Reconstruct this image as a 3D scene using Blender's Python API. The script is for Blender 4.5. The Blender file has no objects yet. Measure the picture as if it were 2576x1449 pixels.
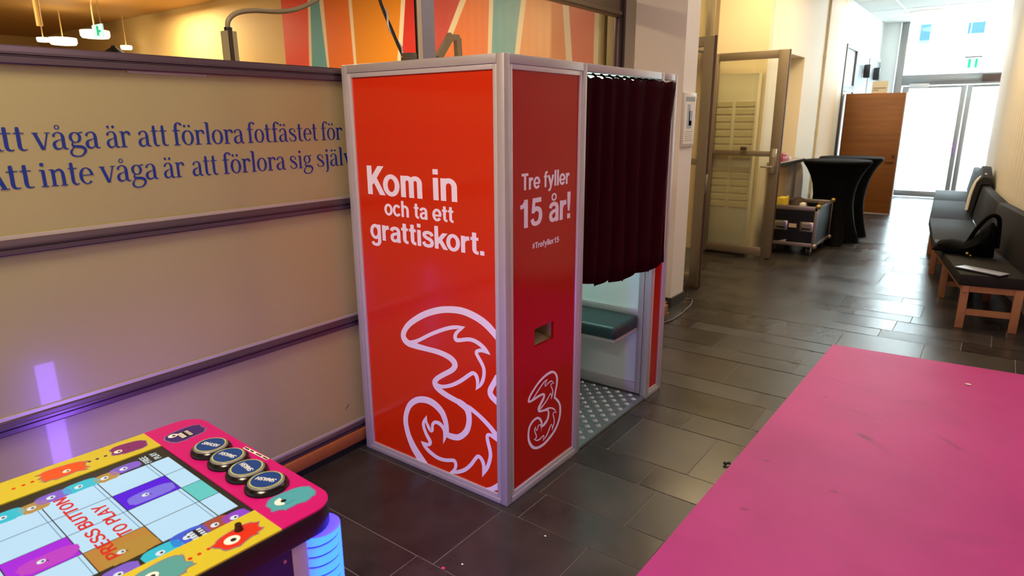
import bpy, bmesh, math, random
from mathutils import Vector, Matrix
random.seed(7)
PI = math.pi
SC = bpy.context.scene
COL = SC.collection

# ------------------------------------------------------------------ camera
CF, YAW, PITCH, ROLL = 1623.026, -0.64033, 0.25604, -0.005031
CLOC = Vector((1.48729, -1.95364, 1.62))
fw = Vector((math.sin(YAW) * math.cos(PITCH), math.cos(YAW) * math.cos(PITCH), -math.sin(PITCH)))
r0 = Vector((math.cos(YAW), -math.sin(YAW), 0)); u0 = r0.cross(fw)
rr = math.cos(ROLL) * r0 + math.sin(ROLL) * u0; uu = -math.sin(ROLL) * r0 + math.cos(ROLL) * u0
cd = bpy.data.cameras.new('camera'); cam = bpy.data.objects.new('camera', cd); COL.objects.link(cam)
cam.matrix_world = Matrix(((rr.x, uu.x, -fw.x, CLOC.x), (rr.y, uu.y, -fw.y, CLOC.y), (rr.z, uu.z, -fw.z, CLOC.z), (0, 0, 0, 1)))
cd.sensor_fit = 'HORIZONTAL'; cd.sensor_width = 36.0; cd.lens = CF / 2576 * 36.0
cd.clip_start = 0.05; cd.clip_end = 200
cd.dof.use_dof = True; cd.dof.focus_distance = 2.7; cd.dof.aperture_fstop = 4.0
SC.camera = cam

# ------------------------------------------------------------------ view, world, lights
SC.view_settings.view_transform = 'Standard'; SC.view_settings.look = 'None'
SC.view_settings.exposure = 0.0; SC.view_settings.gamma = 1.0; SC.view_settings.use_curve_mapping = False
cy = SC.cycles
cy.max_bounces = 7; cy.diffuse_bounces = 4; cy.glossy_bounces = 4; cy.transmission_bounces = 4; cy.transparent_max_bounces = 10
cy.sample_clamp_indirect = 8.0; cy.caustics_reflective = False; cy.caustics_refractive = False
cy.use_denoising = True
w = bpy.data.worlds.new('sky'); SC.world = w; w.use_nodes = True
bg = w.node_tree.nodes['Background']; bg.inputs['Color'].default_value = (0.80, 0.92, 1.0, 1); bg.inputs['Strength'].default_value = 20.0

def area(name, loc, size, power, color, rot=(0, 0, 0), sizey=None, portal=False, spread=None):
    l = bpy.data.lights.new(name, 'AREA'); l.energy = power; l.color = color; l.size = size
    if sizey: l.shape = 'RECTANGLE'; l.size_y = sizey
    if portal: l.cycles.is_portal = True
    if spread: l.spread = spread
    o = bpy.data.objects.new(name, l); o.location = loc; o.rotation_euler = rot; COL.objects.link(o); return o
WARM = (1.0, 0.70, 0.40); YEL = (1.0, 0.76, 0.42)
area('hall_lamp_warm', (-0.1, -2.0, 3.40), 0.7, 90, (1.0, .81, .56))
area('hall_lamp_front', (1.9, -3.6, 3.40), 0.8, 42, (1.0, .90, .84))
area('side_panel_fill', (3.7, 0.2, 3.40), 0.8, 34, (1.0, .84, .90))  # added pinkish fill that brightens the booth's side panel, no fixture behind it
area('column_fill', (0.9, 2.6, 3.40), 2.4, 36, (1.0, .88, .78))  # wide fill without a fixture, added to lift the column and window side
area('doorway_lamp', (-.78, 5.1, 3.38), 0.9, 50, YEL)
area('corridor_lamp_warm', (0.4, 6.6, 3.40), 1.2, 48, (1.0, .76, .42))
area('corridor_lamp_cool', (0.0, 10.2, 3.40), 1.2, 32, (0.95, 0.97, 1.0))
area('room_lamp_near', (-4.2, 2.0, 3.42), 0.6, 190, (1.0, .76, .46))
area('room_lamp_wall', (-9.5, 3.25, 3.38), 1.0, 105, (1.0, 0.78, 0.46))
area('room_ceiling_fill', (-9.0, 0.0, 1.9), 0.8, 130, (1.0, .76, .42), rot=(PI, 0, 0))  # unseen fill facing up, added to lighten the side room's ceiling
area('lobby_daylight', (0.55, 13.85, 1.75), 2.2, 90, (0.72, 0.88, 1.0), rot=(-PI / 2, 0, 0), sizey=3.2, portal=True)

# ------------------------------------------------------------------ helpers
def C(h):
    h = h.lstrip('#'); o = []
    for i in (0, 2, 4):
        v = int(h[i:i + 2], 16) / 255.0
        o.append(v / 12.92 if v <= 0.04045 else ((v + 0.055) / 1.055) ** 2.4)
    return tuple(o) + (1.0,)

def mat(name, col, rough=0.5, metal=0.0, spec=0.5, emit=None, es=0.0, coat=0.0, sheen=0.0, noise=None, bump=0.0, bscale=60, coat_rough=0.05):
    m = bpy.data.materials.new(name); m.use_nodes = True; nt = m.node_tree; p = nt.nodes['Principled BSDF']
    c = C(col) if isinstance(col, str) else col
    p.inputs['Base Color'].default_value = c; p.inputs['Roughness'].default_value = rough
    p.inputs['Metallic'].default_value = metal; p.inputs['Specular IOR Level'].default_value = spec
    if coat: p.inputs['Coat Weight'].default_value = coat; p.inputs['Coat Roughness'].default_value = coat_rough
    if sheen: p.inputs['Sheen Weight'].default_value = sheen; p.inputs['Sheen Roughness'].default_value = 0.4
    if emit: p.inputs['Emission Color'].default_value = C(emit); p.inputs['Emission Strength'].default_value = es
    if noise or bump:
        tc = nt.nodes.new('ShaderNodeTexCoord'); n = nt.nodes.new('ShaderNodeTexNoise')
        n.inputs['Scale'].default_value = noise[0] if noise else bscale; n.inputs['Detail'].default_value = 5
        nt.links.new(tc.outputs['Object'], n.inputs['Vector'])
        if noise:
            mx = nt.nodes.new('ShaderNodeMix'); mx.data_type = 'RGBA'
            k = noise[1]
            mx.inputs[6].default_value = tuple(v * (1 - k) for v in c[:3]) + (1,)
            mx.inputs[7].default_value = tuple(min(1, v * (1 + k)) for v in c[:3]) + (1,)
            nt.links.new(n.outputs['Fac'], mx.inputs[0]); nt.links.new(mx.outputs[2], p.inputs['Base Color'])
        if bump:
            b = nt.nodes.new('ShaderNodeBump'); b.inputs['Strength'].default_value = bump; b.inputs['Distance'].default_value = 0.002
            n2 = nt.nodes.new('ShaderNodeTexNoise'); n2.inputs['Scale'].default_value = bscale; n2.inputs['Detail'].default_value = 4
            nt.links.new(tc.outputs['Object'], n2.inputs['Vector'])
            nt.links.new(n2.outputs['Fac'], b.inputs['Height']); nt.links.new(b.outputs['Normal'], p.inputs['Normal'])
    return m

def glass_mat(name, tint, refl=0.10, rough=0.02):
    m = bpy.data.materials.new(name); m.use_nodes = True; nt = m.node_tree
    for n in list(nt.nodes):
        if n.type == 'BSDF_PRINCIPLED': nt.nodes.remove(n)
    out = nt.nodes['Material Output']
    t = nt.nodes.new('ShaderNodeBsdfTransparent'); t.inputs['Color'].default_value = tint
    g = nt.nodes.new('ShaderNodeBsdfGlossy'); g.inputs['Roughness'].default_value = rough
    lw = nt.nodes.new('ShaderNodeFresnel'); lw.inputs['IOR'].default_value = 1.45
    ge = nt.nodes.new('ShaderNodeNewGeometry'); ior = nt.nodes.new('ShaderNodeMapRange'); ior.inputs['To Min'].default_value = 1.45; ior.inputs['To Max'].default_value = 1 / 1.45
    nt.links.new(ge.outputs['Backfacing'], ior.inputs['Value']); nt.links.new(ior.outputs['Result'], lw.inputs['IOR'])
    mul = nt.nodes.new('ShaderNodeMath'); mul.operation = 'ADD'; mul.inputs[1].default_value = refl - 0.04; mul.use_clamp = True
    nt.links.new(lw.outputs[0], mul.inputs[0])
    mx = nt.nodes.new('ShaderNodeMixShader'); nt.links.new(mul.outputs[0], mx.inputs[0])
    nt.links.new(t.outputs[0], mx.inputs[1]); nt.links.new(g.outputs[0], mx.inputs[2]); nt.links.new(mx.outputs[0], out.inputs['Surface'])
    return m

def spline(pts, per=8, closed=False):
    pts = [tuple(p) for p in pts]; n = len(pts); out = []
    rng = range(n if closed else n - 1)
    for i in rng:
        if closed: p0, p1, p2, p3 = pts[(i - 1) % n], pts[i], pts[(i + 1) % n], pts[(i + 2) % n]
        else: p0, p1, p2, p3 = pts[max(i - 1, 0)], pts[i], pts[i + 1], pts[min(i + 2, n - 1)]
        for k in range(per):
            t = k / per
            out.append(tuple(0.5 * ((2 * b) + (-a + c) * t + (2 * a - 5 * b + 4 * c - d) * t * t + (-a + 3 * b - 3 * c + d) * t ** 3) for a, b, c, d in zip(p0, p1, p2, p3)))
    if not closed: out.append(pts[-1])
    return out

class MB:
    def __init__(s, nrm=None): s.v = []; s.f = []; s.m = []; s.cur = 0; s.nrm = Vector(nrm) if nrm else None; s.lay = 0
    def add(s, vs, fs):
        b = len(s.v); s.v += [tuple(v) for v in vs]
        for f in fs: s.f.append(tuple(b + i for i in f)); s.m.append(s.cur)
        return s
    def box(s, x0, x1, y0, y1, z0, z1):
        return s.add([(x0, y0, z0), (x1, y0, z0), (x1, y1, z0), (x0, y1, z0), (x0, y0, z1), (x1, y0, z1), (x1, y1, z1), (x0, y1, z1)],
                     [(0, 3, 2, 1), (4, 5, 6, 7), (0, 1, 5, 4), (1, 2, 6, 5), (2, 3, 7, 6), (3, 0, 4, 7)])
    def hexa(s, a, b):   # two quads of four points
        return s.add(list(a) + list(b), [(3, 2, 1, 0), (4, 5, 6, 7), (0, 1, 5, 4), (1, 2, 6, 5), (2, 3, 7, 6), (3, 0, 4, 7)])
    def bar(s, p, q, wx, wy=None, up=(0, 0, 1)):   # rectangular bar from p to q
        wy = wy or wx; p, q = Vector(p), Vector(q); d = (q - p).normalized(); up = Vector(up)
        if abs(d.dot(up)) > 0.95: up = Vector((0, 1, 0))
        a = d.cross(up).normalized() * wx / 2; b = a.cross(d).normalized() * wy / 2
        o = [a + b, -a + b, -a - b, a - b]
        return s.hexa([p + k for k in o], [q + k for k in o])
    def quad(s, *p): return s.add(p, [tuple(range(len(p)))])
    def ring(s, rings, closed=False, caps=True):
        n = len(rings[0]); b = len(s.v); k = len(rings)
        for r in rings: s.v += [tuple(p) for p in r]
        for i in range(k if closed else k - 1):
            for j in range(n):
                a0 = b + i * n + j; a1 = b + i * n + (j + 1) % n; c0 = b + ((i + 1) % k) * n + j; c1 = b + ((i + 1) % k) * n + (j + 1) % n
                s.f.append((a0, a1, c1, c0)); s.m.append(s.cur)
        if caps and not closed:
            s.f.append(tuple(b + j for j in reversed(range(n)))); s.m.append(s.cur)
            s.f.append(tuple(b + (k - 1) * n + j for j in range(n))); s.m.append(s.cur)
        return s
    def cyl(s, p, q, r, r2=None, n=16, caps=True): return s.tube([p, q], [r, r if r2 is None else r2], n, caps)
    def tube(s, pts, r, n=10, caps=True):
        pts = [Vector(p) for p in pts]; rings = []; side = None
        for i, p in enumerate(pts):
            d = (pts[min(i + 1, len(pts) - 1)] - pts[max(i - 1, 0)]).normalized()
            if side is None:
                side = d.cross(Vector((0, 0, 1)))
                if side.length < 0.05: side = Vector((1, 0, 0))
            side = (side - d * side.dot(d)).normalized(); up = side.cross(d)
            rad = r[i] if isinstance(r, (list, tuple)) else r
            rings.append([p + (side * math.cos(2 * PI * k / n) + up * math.sin(2 * PI * k / n)) * rad for k in range(n)])
        return s.ring(rings, caps=caps)
    def lathe(s, prof, c, n=24, caps=True):
        return s.ring([[(c[0] + r * math.cos(2 * PI * k / n), c[1] + r * math.sin(2 * PI * k / n), c[2] + z) for k in range(n)] for r, z in prof], caps=caps)
    def ball(s, c, rx, ry=None, rz=None, n=14, k=8):
        ry = ry or rx; rz = rz or rx
        return s.ring([[(c[0] + rx * math.sin(PI * (i + .02) / (k + .04)) * math.cos(2 * PI * j / n), c[1] + ry * math.sin(PI * (i + .02) / (k + .04)) * math.sin(2 * PI * j / n), c[2] - rz * math.cos(PI * (i + .02) / (k + .04))) for j in range(n)] for i in range(k + 1)])
    def prism(s, poly, fn, d0, d1):   # poly 2d, fn(a, b, d) -> point
        n = len(poly); A = [fn(a, b, d0) for a, b in poly]; B = [fn(a, b, d1) for a, b in poly]
        return s.add(A + B, [tuple(reversed(range(n))), tuple(range(n, 2 * n))] + [(i, (i + 1) % n, n + (i + 1) % n, n + i) for i in range(n)])
    def ribbon(s, fn, pts, closed=False, cut=(None, None)):   # flat stroke, pts (a, b, width), fn(a, b) -> point
        n = len(pts); L = []; R = []
        for i, (x, y, wd) in enumerate(pts):
            if closed: a, c = pts[(i - 1) % n], pts[(i + 1) % n]
            else: a, c = pts[max(i - 1, 0)], pts[min(i + 1, n - 1)]
            d1 = Vector((x - a[0], y - a[1])); d2 = Vector((c[0] - x, c[1] - y))
            if d1.length < 1e-9: d1 = d2
            if d2.length < 1e-9: d2 = d1
            d1.normalize(); d2.normalize(); t = d1 + d2
            if t.length < 1e-6: t = d2
            t.normalize(); nn = Vector((-t.y, t.x)); k = max(0.45, nn.dot(Vector((-d2.y, d2.x)))); h = wd / 2 / k
            l = Vector((x, y)) + nn * h; r = Vector((x, y)) - nn * h
            e = cut[0] if (i == 0 and not closed) else cut[1] if (i == n - 1 and not closed) else None
            if e == 'h' and abs(t.y) > .1: l += t * (y - l.y) / t.y; r += t * (y - r.y) / t.y
            if e == 'v' and abs(t.x) > .1: l += t * (x - l.x) / t.x; r += t * (x - r.x) / t.x
            L.append(l); R.append(r)
        b = len(s.v)
        o3 = s.nrm * s.lay * 0.00012 if s.nrm else Vector((0, 0, 0)); s.lay += 1   # overlapping strokes lie on each other like cut vinyl
        for l, r in zip(L, R): s.v += [tuple(Vector(fn(l.x, l.y)) + o3), tuple(Vector(fn(r.x, r.y)) + o3)]
        for i in range(n if closed else n - 1):
            j = (i + 1) % n; s.f.append((b + 2 * i, b + 2 * i + 1, b + 2 * j + 1, b + 2 * j)); s.m.append(s.cur)
        return s

def obj(name, mb, m, parent=None, bev=0.0, smooth=False, local=False, seg=2):
    me = bpy.data.meshes.new(name)
    off = Vector((0, 0, 0)); rz = 0.0
    if parent is not None and not local:
        top = parent
        while top.parent: top = top.parent
        off = top.location.copy(); rz = top.rotation_euler.z
    vs = mb.v
    if off.length > 0 or rz:
        R = Matrix.Rotation(-rz, 3, 'Z'); vs = [tuple(R @ (Vector(v) - off)) for v in vs]
    me.from_pydata(vs, [], mb.f)
    ms = m if isinstance(m, (list, tuple)) else [m]
    for x in ms: me.materials.append(x)
    if len(ms) > 1: me.polygons.foreach_set('material_index', mb.m)
    bm = bmesh.new(); bm.from_mesh(me); bmesh.ops.recalc_face_normals(bm, faces=bm.faces)
    if bev:
        ed = [e for e in bm.edges if len(e.link_faces) == 2 and e.calc_face_angle(0) > 0.6]
        bmesh.ops.bevel(bm, geom=ed, offset=bev, segments=seg, affect='EDGES', profile=0.5, clamp_overlap=True)
    bm.to_mesh(me); bm.free()
    if smooth or bev:
        me.polygons.foreach_set('use_smooth', [True] * len(me.polygons))
        try: me.set_sharp_from_angle(angle=math.radians(35))
        except Exception: pass
    me.update()
    o = bpy.data.objects.new(name, me); COL.objects.link(o)
    if parent is not None: o.parent = parent
    return o

def thing(name, label, cat, loc=(0, 0, 0), rotz=0.0, group=None):
    o = bpy.data.objects.new(name, None); COL.objects.link(o); o.location = loc; o.rotation_euler = (0, 0, rotz)
    o['label'] = label; o['category'] = cat
    if group: o['group'] = group
    o.empty_display_size = 0.1
    return o
def tag(o, label, cat, group=None):
    o['label'] = label; o['category'] = cat
    if group: o['group'] = group
    return o
def struct(name, mb=None, m=None, parent=None, **k):
    if mb is None:
        o = bpy.data.objects.new(name, None); COL.objects.link(o)
    else: o = obj(name, mb, m, parent, **k)
    if parent is None: o['kind'] = 'structure'
    return o
def dup(root, loc, rotz, label):
    r = root.copy(); COL.objects.link(r); r.location = loc; r.rotation_euler = (0, 0, rotz); r['label'] = label
    for ch in list(root.children):
        c = ch.copy(); COL.objects.link(c); c.parent = r
        for g in list(ch.children):
            d = g.copy(); COL.objects.link(d); d.parent = c
    return r

# ------------------------------------------------------------------ stroke lettering
def arc(cx, cy, rx, ry, a0, a1, wv, wh, n=20):
    o = []
    for i in range(n + 1):
        a = math.radians(a0 + (a1 - a0) * i / n); c, s_ = math.cos(a), math.sin(a)
        o.append((cx + rx * c, cy + ry * s_, math.sqrt((c * wv) ** 2 + (s_ * wh) ** 2)))
    return o
def ln(w_, *p, cut=(None, None)): return ([(x, y, w_) for x, y in p], False, cut)
def sp(*p, per=7): return (spline(p, per), False, (None, None))
def swv(w_, *p, per=7): return sp(*[(x, y, w_) for x, y in p], per=per)
def dot(x, y, r, n=16): return ([(x + r / 2 * math.cos(2 * PI * i / n), y + r / 2 * math.sin(2 * PI * i / n), r) for i in range(n)], True, (None, None))
W_ = 132
SANS = {
 'o': [(arc(235, 260, 165, 218, 0, 360, W_, 112, 28)[:-1], True, (None, None))],
 'n': [ln(W_, (95, 0), (95, 520)), (arc(228, 330, 133, 143, 165, 0, W_, 115) + [(361, 0, W_)], False, (None, None))],
 'm': [ln(W_, (95, 0), (95, 520)), (arc(205, 350, 108, 120, 165, 0, W_, 110) + [(313, 0, W_)], False, (None, None)), (arc(422, 350, 109, 120, 165, 0, W_, 110) + [(531, 0, W_)], False, (None, None))],
 'K': [ln(W_ + 8, (95, 0), (95, 720)), ln(W_ + 8, (120, 285), (430, 720), cut=(None, 'h')), ln(W_ + 10, (215, 440), (455, 0), cut=(None, 'h'))],
 'i': [ln(W_, (95, 0), (95, 520)), ln(W_, (95, 598), (95, 720))],
 'c': [(arc(235, 260, 165, 218, 38, 322, W_, 112, 26), False, (None, None))],
 'h': [ln(W_, (95, 0), (95, 720)), (arc(228, 330, 133, 143, 165, 0, W_, 115) + [(361, 0, W_)], False, (None, None))],
 't': [([(140, 660, W_), (140, 170, W_)] + arc(235, 160, 95, 108, 180, 275, W_, 100, 10)[1:] + [(275, 52, 100)], False, (None, None)), ln(92, (20, 474), (275, 474))],
 'a': [sp((85, 365, 125), (110, 430, 118), (220, 472, 105), (330, 430, 118), (352, 330, W_), (352, 160, W_), (355, 60, W_), (370, 0, W_)), sp((350, 300, 80), (230, 280, 95), (120, 230, 112), (92, 150, 125), (125, 70, 115), (205, 45, 100), (290, 80, 95), (345, 160, 80))],
 'e': [(arc(235, 260, 165, 218, 2, 325, W_, 112, 28), False, (None, None)), ln(86, (100, 240), (440, 240))],
 'g': [(arc(215, 270, 150, 205, 0, 360, W_ - 10, 108, 28)[:-1], True, (None, None)), sp((368, 520, W_), (368, 300, W_), (368, 60, W_), (365, -60, W_), (310, -150, 112), (215, -172, 105), (120, -150, 108), (85, -80, 115))],
 'r': [ln(W_, (95, 0), (95, 520)), sp((100, 260, 100), (135, 380, 115), (205, 445, 125), (300, 458, 125))],
 's': [sp((372, 370, 118), (335, 445, 112), (220, 475, 108), (110, 440, 115), (95, 365, 118), (180, 300, 118), (295, 255, 118), (362, 180, 122), (340, 80, 115), (220, 45, 108), (105, 75, 112), (62, 160, 118))],
 'k': [ln(W_, (95, 0), (95, 720)), ln(W_, (110, 190), (395, 520), cut=(None, 'h')), ln(W_ + 4, (200, 320), (405, 0), cut=(None, 'h'))],
 '.': [ln(W_, (95, 0), (95, 132))],
 'T': [ln(118, (10, 661), (440, 661)), ln(W_ + 8, (225, 0), (225, 700))],
 'f': [sp((130, 0, W_), (130, 200, W_), (130, 520, W_), (150, 625, 120), (205, 665, 108), (275, 662, 105)), ln(92, (15, 474), (270, 474))],
 'y': [ln(W_, (70, 520), (232, 40), cut=('h', None)), sp((380, 520, W_), (300, 280, W_), (225, 30, W_), (180, -100, 118), (125, -150, 108), (45, -150, 105))],
 'l': [ln(W_, (95, 0), (95, 720))],
 '1': [ln(W_ + 10, (265, 0), (265, 700)), sp((60, 530, 100), (150, 545, 110), (215, 610, 100), (250, 700, 70))],
 '5': [ln(118, (105, 645), (425, 645)), ln(112, (150, 690), (110, 330)), sp((100, 350, 100), (170, 415, 118), (265, 430, 118), (370, 370, 132), (395, 235, 138), (345, 105, 130), (235, 55, 112), (125, 80, 118), (75, 185, 122))],
 '!': [([(95, 720, 140), (95, 450, 130), (95, 205, 75)], False, (None, None)), ln(W_, (95, 0), (95, 132))],
 '#': [ln(70, (120, 0), (180, 700)), ln(70, (290, 0), (350, 700)), ln(70, (40, 470), (440, 470)), ln(70, (30, 230), (430, 230))],
 'S': [sp((420, 520, 125), (375, 625, 118), (245, 668, 112), (120, 620, 122), (100, 500, 130), (200, 405, 128), (340, 340, 128), (430, 230, 132), (395, 95, 122), (245, 50, 112), (105, 90, 120), (55, 215, 125))],
 'M': [ln(W_, (90, 0), (90, 720)), ln(110, (110, 700), (300, 130)), ln(110, (300, 130), (490, 700)), ln(W_, (510, 0), (510, 720))],
 'A': [ln(W_ - 10, (55, 0), (245, 720), cut=('h', 'h')), ln(W_ - 10, (435, 0), (245, 720), cut=('h', 'h')), ln(96, (110, 220), (380, 220))],
 'H': [ln(W_, (90, 0), (90, 720)), ln(W_, (440, 0), (440, 720)), ln(112, (90, 370), (440, 370))],
 'P': [ln(W_, (90, 0), (90, 720)), sp((90, 665, 112), (250, 665, 112), (370, 610, 120), (395, 500, W_), (360, 385, 120), (240, 335, 112), (90, 335, 112))],
 'R': [ln(W_, (90, 0), (90, 720)), sp((90, 665, 112), (250, 665, 112), (370, 610, 120), (395, 510, W_), (360, 400, 120), (240, 350, 112), (90, 350, 112)), ln(W_, (255, 350), (415, 0), cut=(None, 'h'))],
 'E': [ln(W_, (90, 0), (90, 720)), ln(112, (90, 664), (400, 664)), ln(112, (90, 370), (370, 370)), ln(112, (90, 56), (400, 56))],
 'B': [ln(W_, (90, 0), (90, 720)), sp((90, 664, 112), (250, 664, 112), (350, 610, 120), (365, 520, W_), (320, 420, 112), (240, 385, 108), (90, 385, 108)), sp((90, 385, 100), (270, 378, 108), (385, 310, 120), (405, 210, W_), (360, 95, 120), (250, 56, 112), (90, 56, 112))],
 'U': [sp((90, 720, W_), (90, 400, W_), (95, 180, W_), (160, 70, 120), (255, 52, 115), (350, 70, 120), (415, 180, W_), (420, 400, W_), (420, 720, W_))],
 'O': [(arc(280, 360, 195, 312, 0, 360, W_, 115, 28)[:-1], True, (None, None))],
 'N': [ln(W_, (90, 0), (90, 720)), ln(W_, (440, 0), (440, 720)), ln(125, (80, 700), (450, 20))],
 'L': [ln(W_, (90, 0), (90, 720)), ln(115, (90, 57), (380, 57))],
 'Y': [ln(W_, (50, 720), (240, 320), cut=('h', None)), ln(W_, (430, 720), (240, 320), cut=('h', None)), ln(W_, (240, 0), (240, 350))],
 'F': [ln(W_, (90, 0), (90, 720)), ln(112, (90, 664), (390, 664)), ln(112, (90, 370), (350, 370))],
}
SANS['å'] = SANS['a'] + [(arc(225, 648, 82, 80, 0, 360, 52, 46, 20)[:-1], True, (None, None))]
SADV = {'o': 470, 'n': 450, 'm': 622, 'K': 470, 'i': 188, 'c': 440, 'h': 450, 't': 292, 'a': 440, 'å': 440, 'e': 465, 'g': 460, 'r': 318, 's': 430, 'k': 425, '.': 190, 'T': 440, 'f': 285, 'y': 440, 'l': 188, '1': 415, '5': 480, '!': 190, '#': 480, ' ': 225,
        'S': 485, 'M': 610, 'A': 490, 'H': 535, 'P': 460, 'R': 480, 'E': 440, 'B': 470, 'U': 510, 'O': 560, 'N': 530, 'L': 400, 'Y': 480, 'F': 415}
def foot(x, h=90): return ln(28, (x - h, 14), (x + h, 14))
def flag(x, y): return sp((x - 95, y - 14, 22), (x - 40, y - 12, 34), (x + 10, y - 18, 44))
def stem(x, y0, y1, w_=86): return ln(w_, (x, y0), (x, y1))
SERIF = {
 'v': [ln(88, (72, 490), (222, 0), cut=('h', 'h')), ln(34, (375, 490), (240, 10), cut=('h', None)), ln(26, (5, 480), (155, 480)), ln(26, (300, 480), (440, 480))],
 'a': [sp((72, 372, 66), (90, 440, 48), (175, 487, 28), (255, 462, 50), (292, 370, 82), (292, 200, 86), (292, 95, 86), (315, 30, 60), (365, 10, 34), (400, 22, 20)), sp((290, 300, 18), (185, 268, 26), (90, 215, 58), (60, 130, 86), (85, 50, 76), (150, 14, 46), (228, 42, 28), (290, 115, 18))],
 'g': [(arc(190, 335, 118, 145, 0, 360, 76, 26, 24)[:-1], True, (None, None)), sp((275, 440, 26), (330, 478, 30), (395, 480, 34)), sp((135, 205, 24), (95, 150, 40), (112, 92, 62), (205, 72, 76), (325, 55, 82), (398, -10, 78), (388, -100, 62), (300, -200, 40), (180, -220, 34), (70, -185, 54), (35, -105, 60), (75, -15, 40), (140, 55, 26))],
 'r': [stem(115, 0, 480), foot(120, 100), flag(115, 490), sp((115, 320, 26), (165, 430, 36), (235, 478, 48), (300, 440, 78), (318, 375, 66))],
 't': [sp((120, 655, 60), (120, 600, 84), (120, 300, 86), (120, 110, 86), (150, 35, 64), (210, 12, 38), (272, 34, 20)), ln(28, (20, 484), (250, 484))],
 'f': [sp((135, 0, 86), (135, 300, 86), (135, 590, 84), (165, 700, 58), (232, 738, 34), (298, 700, 60), (310, 650, 66)), ln(28, (30, 484), (268, 484)), foot(140, 100)],
 'o': [(arc(200, 245, 148, 236, 0, 360, 86, 26, 28)[:-1], True, (None, None))],
 'l': [stem(115, 0, 735), foot(115), flag(115, 750)],
 's': [sp((285, 345, 44), (285, 415, 36), (205, 486, 28), (105, 455, 54), (80, 375, 76), (150, 292, 86), (250, 222, 88), (312, 130, 76), (282, 42, 48), (180, 12, 28), (85, 50, 36), (62, 135, 48))],
 'e': [(arc(200, 245, 145, 236, 4, 318, 84, 26, 28), False, (None, None)), ln(26, (80, 268), (365, 268))],
 'i': [stem(115, 0, 480), foot(115), flag(115, 490), dot(108, 640, 52)],
 'n': [stem(115, 0, 480), foot(115), flag(115, 490), sp((115, 335, 26), (195, 445, 38), (280, 472, 56), (340, 400, 80), (350, 280, 86), (350, 120, 86), (350, 0, 86)), foot(350)],
 'j': [sp((115, 480, 86), (115, 200, 86), (115, -60, 84), (92, -170, 58), (25, -225, 40)), flag(115, 490), dot(108, 640, 52)],
 'A': [ln(36, (30, 0), (262, 745), cut=('h', 'h')), ln(96, (262, 745), (470, 0), cut=('h', 'h')), ln(28, (110, 250), (410, 250)), foot(30, 75), foot(470, 95)],
}
SERIF['å'] = SERIF['a'] + [(arc(185, 640, 52, 56, 0, 360, 26, 22, 18)[:-1], True, (None, None))]
SERIF['ä'] = SERIF['a'] + [dot(115, 632, 40), dot(262, 632, 40)]
SERIF['ö'] = SERIF['o'] + [dot(128, 632, 40), dot(272, 632, 40)]
RADV = {'v': 435, 'a': 408, 'å': 408, 'ä': 408, 'g': 412, 'r': 345, 't': 275, 'f': 292, 'o': 402, 'ö': 402, 'l': 232, 's': 372, 'e': 385, 'i': 232, 'n': 465, 'j': 215, 'A': 520}
def letters(mb, text, F, A, fn, x0, x1, base, scale):
    """fn(a, b) -> 3D; the inked width of TEXT is fitted into x0..x1, SCALE metres per unit upward from BASE."""
    pen = 0; lo = 1e9; hi = -1e9; place = []
    for ch in text:
        if ch != ' ':
            for pts, cl, cut in F[ch]:
                place.append((pen, pts, cl, cut))
                for x, y, wd in pts:
                    lo = min(lo, pen + x - wd * .42); hi = max(hi, pen + x + wd * .42)
        pen += A[ch]
    k = (x1 - x0) / (hi - lo)
    mb.lay = 0; last = None
    for pen, pts, cl, cut in place:
        if pen != last: mb.lay = 0; last = pen
        mb.ribbon(lambda a, b: fn(x0 + (pen + a - lo) * k, base + b * scale), pts, cl, cut)
    return mb

# ------------------------------------------------------------------ materials
M = {}
M['alu'] = mat('anodised_aluminium', '#b9b2b0', 0.42, 0.35, noise=(9, .05))
M['alu_lip'] = mat('satin_aluminium_trim', '#cfc8c6', 0.35, 0.35)
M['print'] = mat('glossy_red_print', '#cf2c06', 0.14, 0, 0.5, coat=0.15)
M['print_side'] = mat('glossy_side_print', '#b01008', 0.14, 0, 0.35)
M['white_vinyl'] = mat('white_vinyl', '#f2e6ee', 0.35)
M['curtain'] = mat('burgundy_velvet', '#2b050c', 0.9, 0, 0.04)
M['white_lam'] = mat('white_laminate', '#dfe6e4', 0.4)
M['seat'] = mat('dark_green_vinyl', '#16302f', 0.38, bump=0.15, bscale=140)
M['plate'] = mat('tread_plate', '#a9b0b0', 0.30, 0.85)
M['black'] = mat('black_plastic', '#0c0b0c', 0.35)
M['beige_in'] = mat('beige_metal', '#a8906a', 0.5)
M['frost'] = mat('frosted_panel', '#b7b083', 0.30, 0, 0.5, coat=0.5, noise=(1.2, .03), coat_rough=0.045)
nt = M['frost'].node_tree; pb = nt.nodes['Principled BSDF']; tl = nt.nodes.new('ShaderNodeBsdfTranslucent'); tl.inputs['Color'].default_value = C('#dccf98')
mx = nt.nodes.new('ShaderNodeMixShader'); mx.inputs[0].default_value = .38
nt.links.new(pb.outputs[0], mx.inputs[1]); nt.links.new(tl.outputs[0], mx.inputs[2]); nt.links.new(mx.outputs[0], nt.nodes['Material Output'].inputs['Surface'])
M['rail'] = mat('mauve_rail', '#5d4d54', 0.30, 0.55)
M['rail_lt'] = mat('pale_rail_lip', '#b3a9a0', 0.4, 0.2)
M['wood_base'] = mat('orange_wood', '#9a5a2c', 0.5, noise=(14, .15))
M['blue_ink'] = mat('blue_vinyl', '#062a80', 0.4)
M['wall_white'] = mat('white_wall_paint', '#e6dfd2', 0.6, bump=0.05, bscale=200)
M['wall_cool'] = mat('white_lobby_paint', '#e9eceb', 0.6)
M['wall_yel'] = mat('cream_wall_paint', '#e6d6ae', 0.55)
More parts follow.
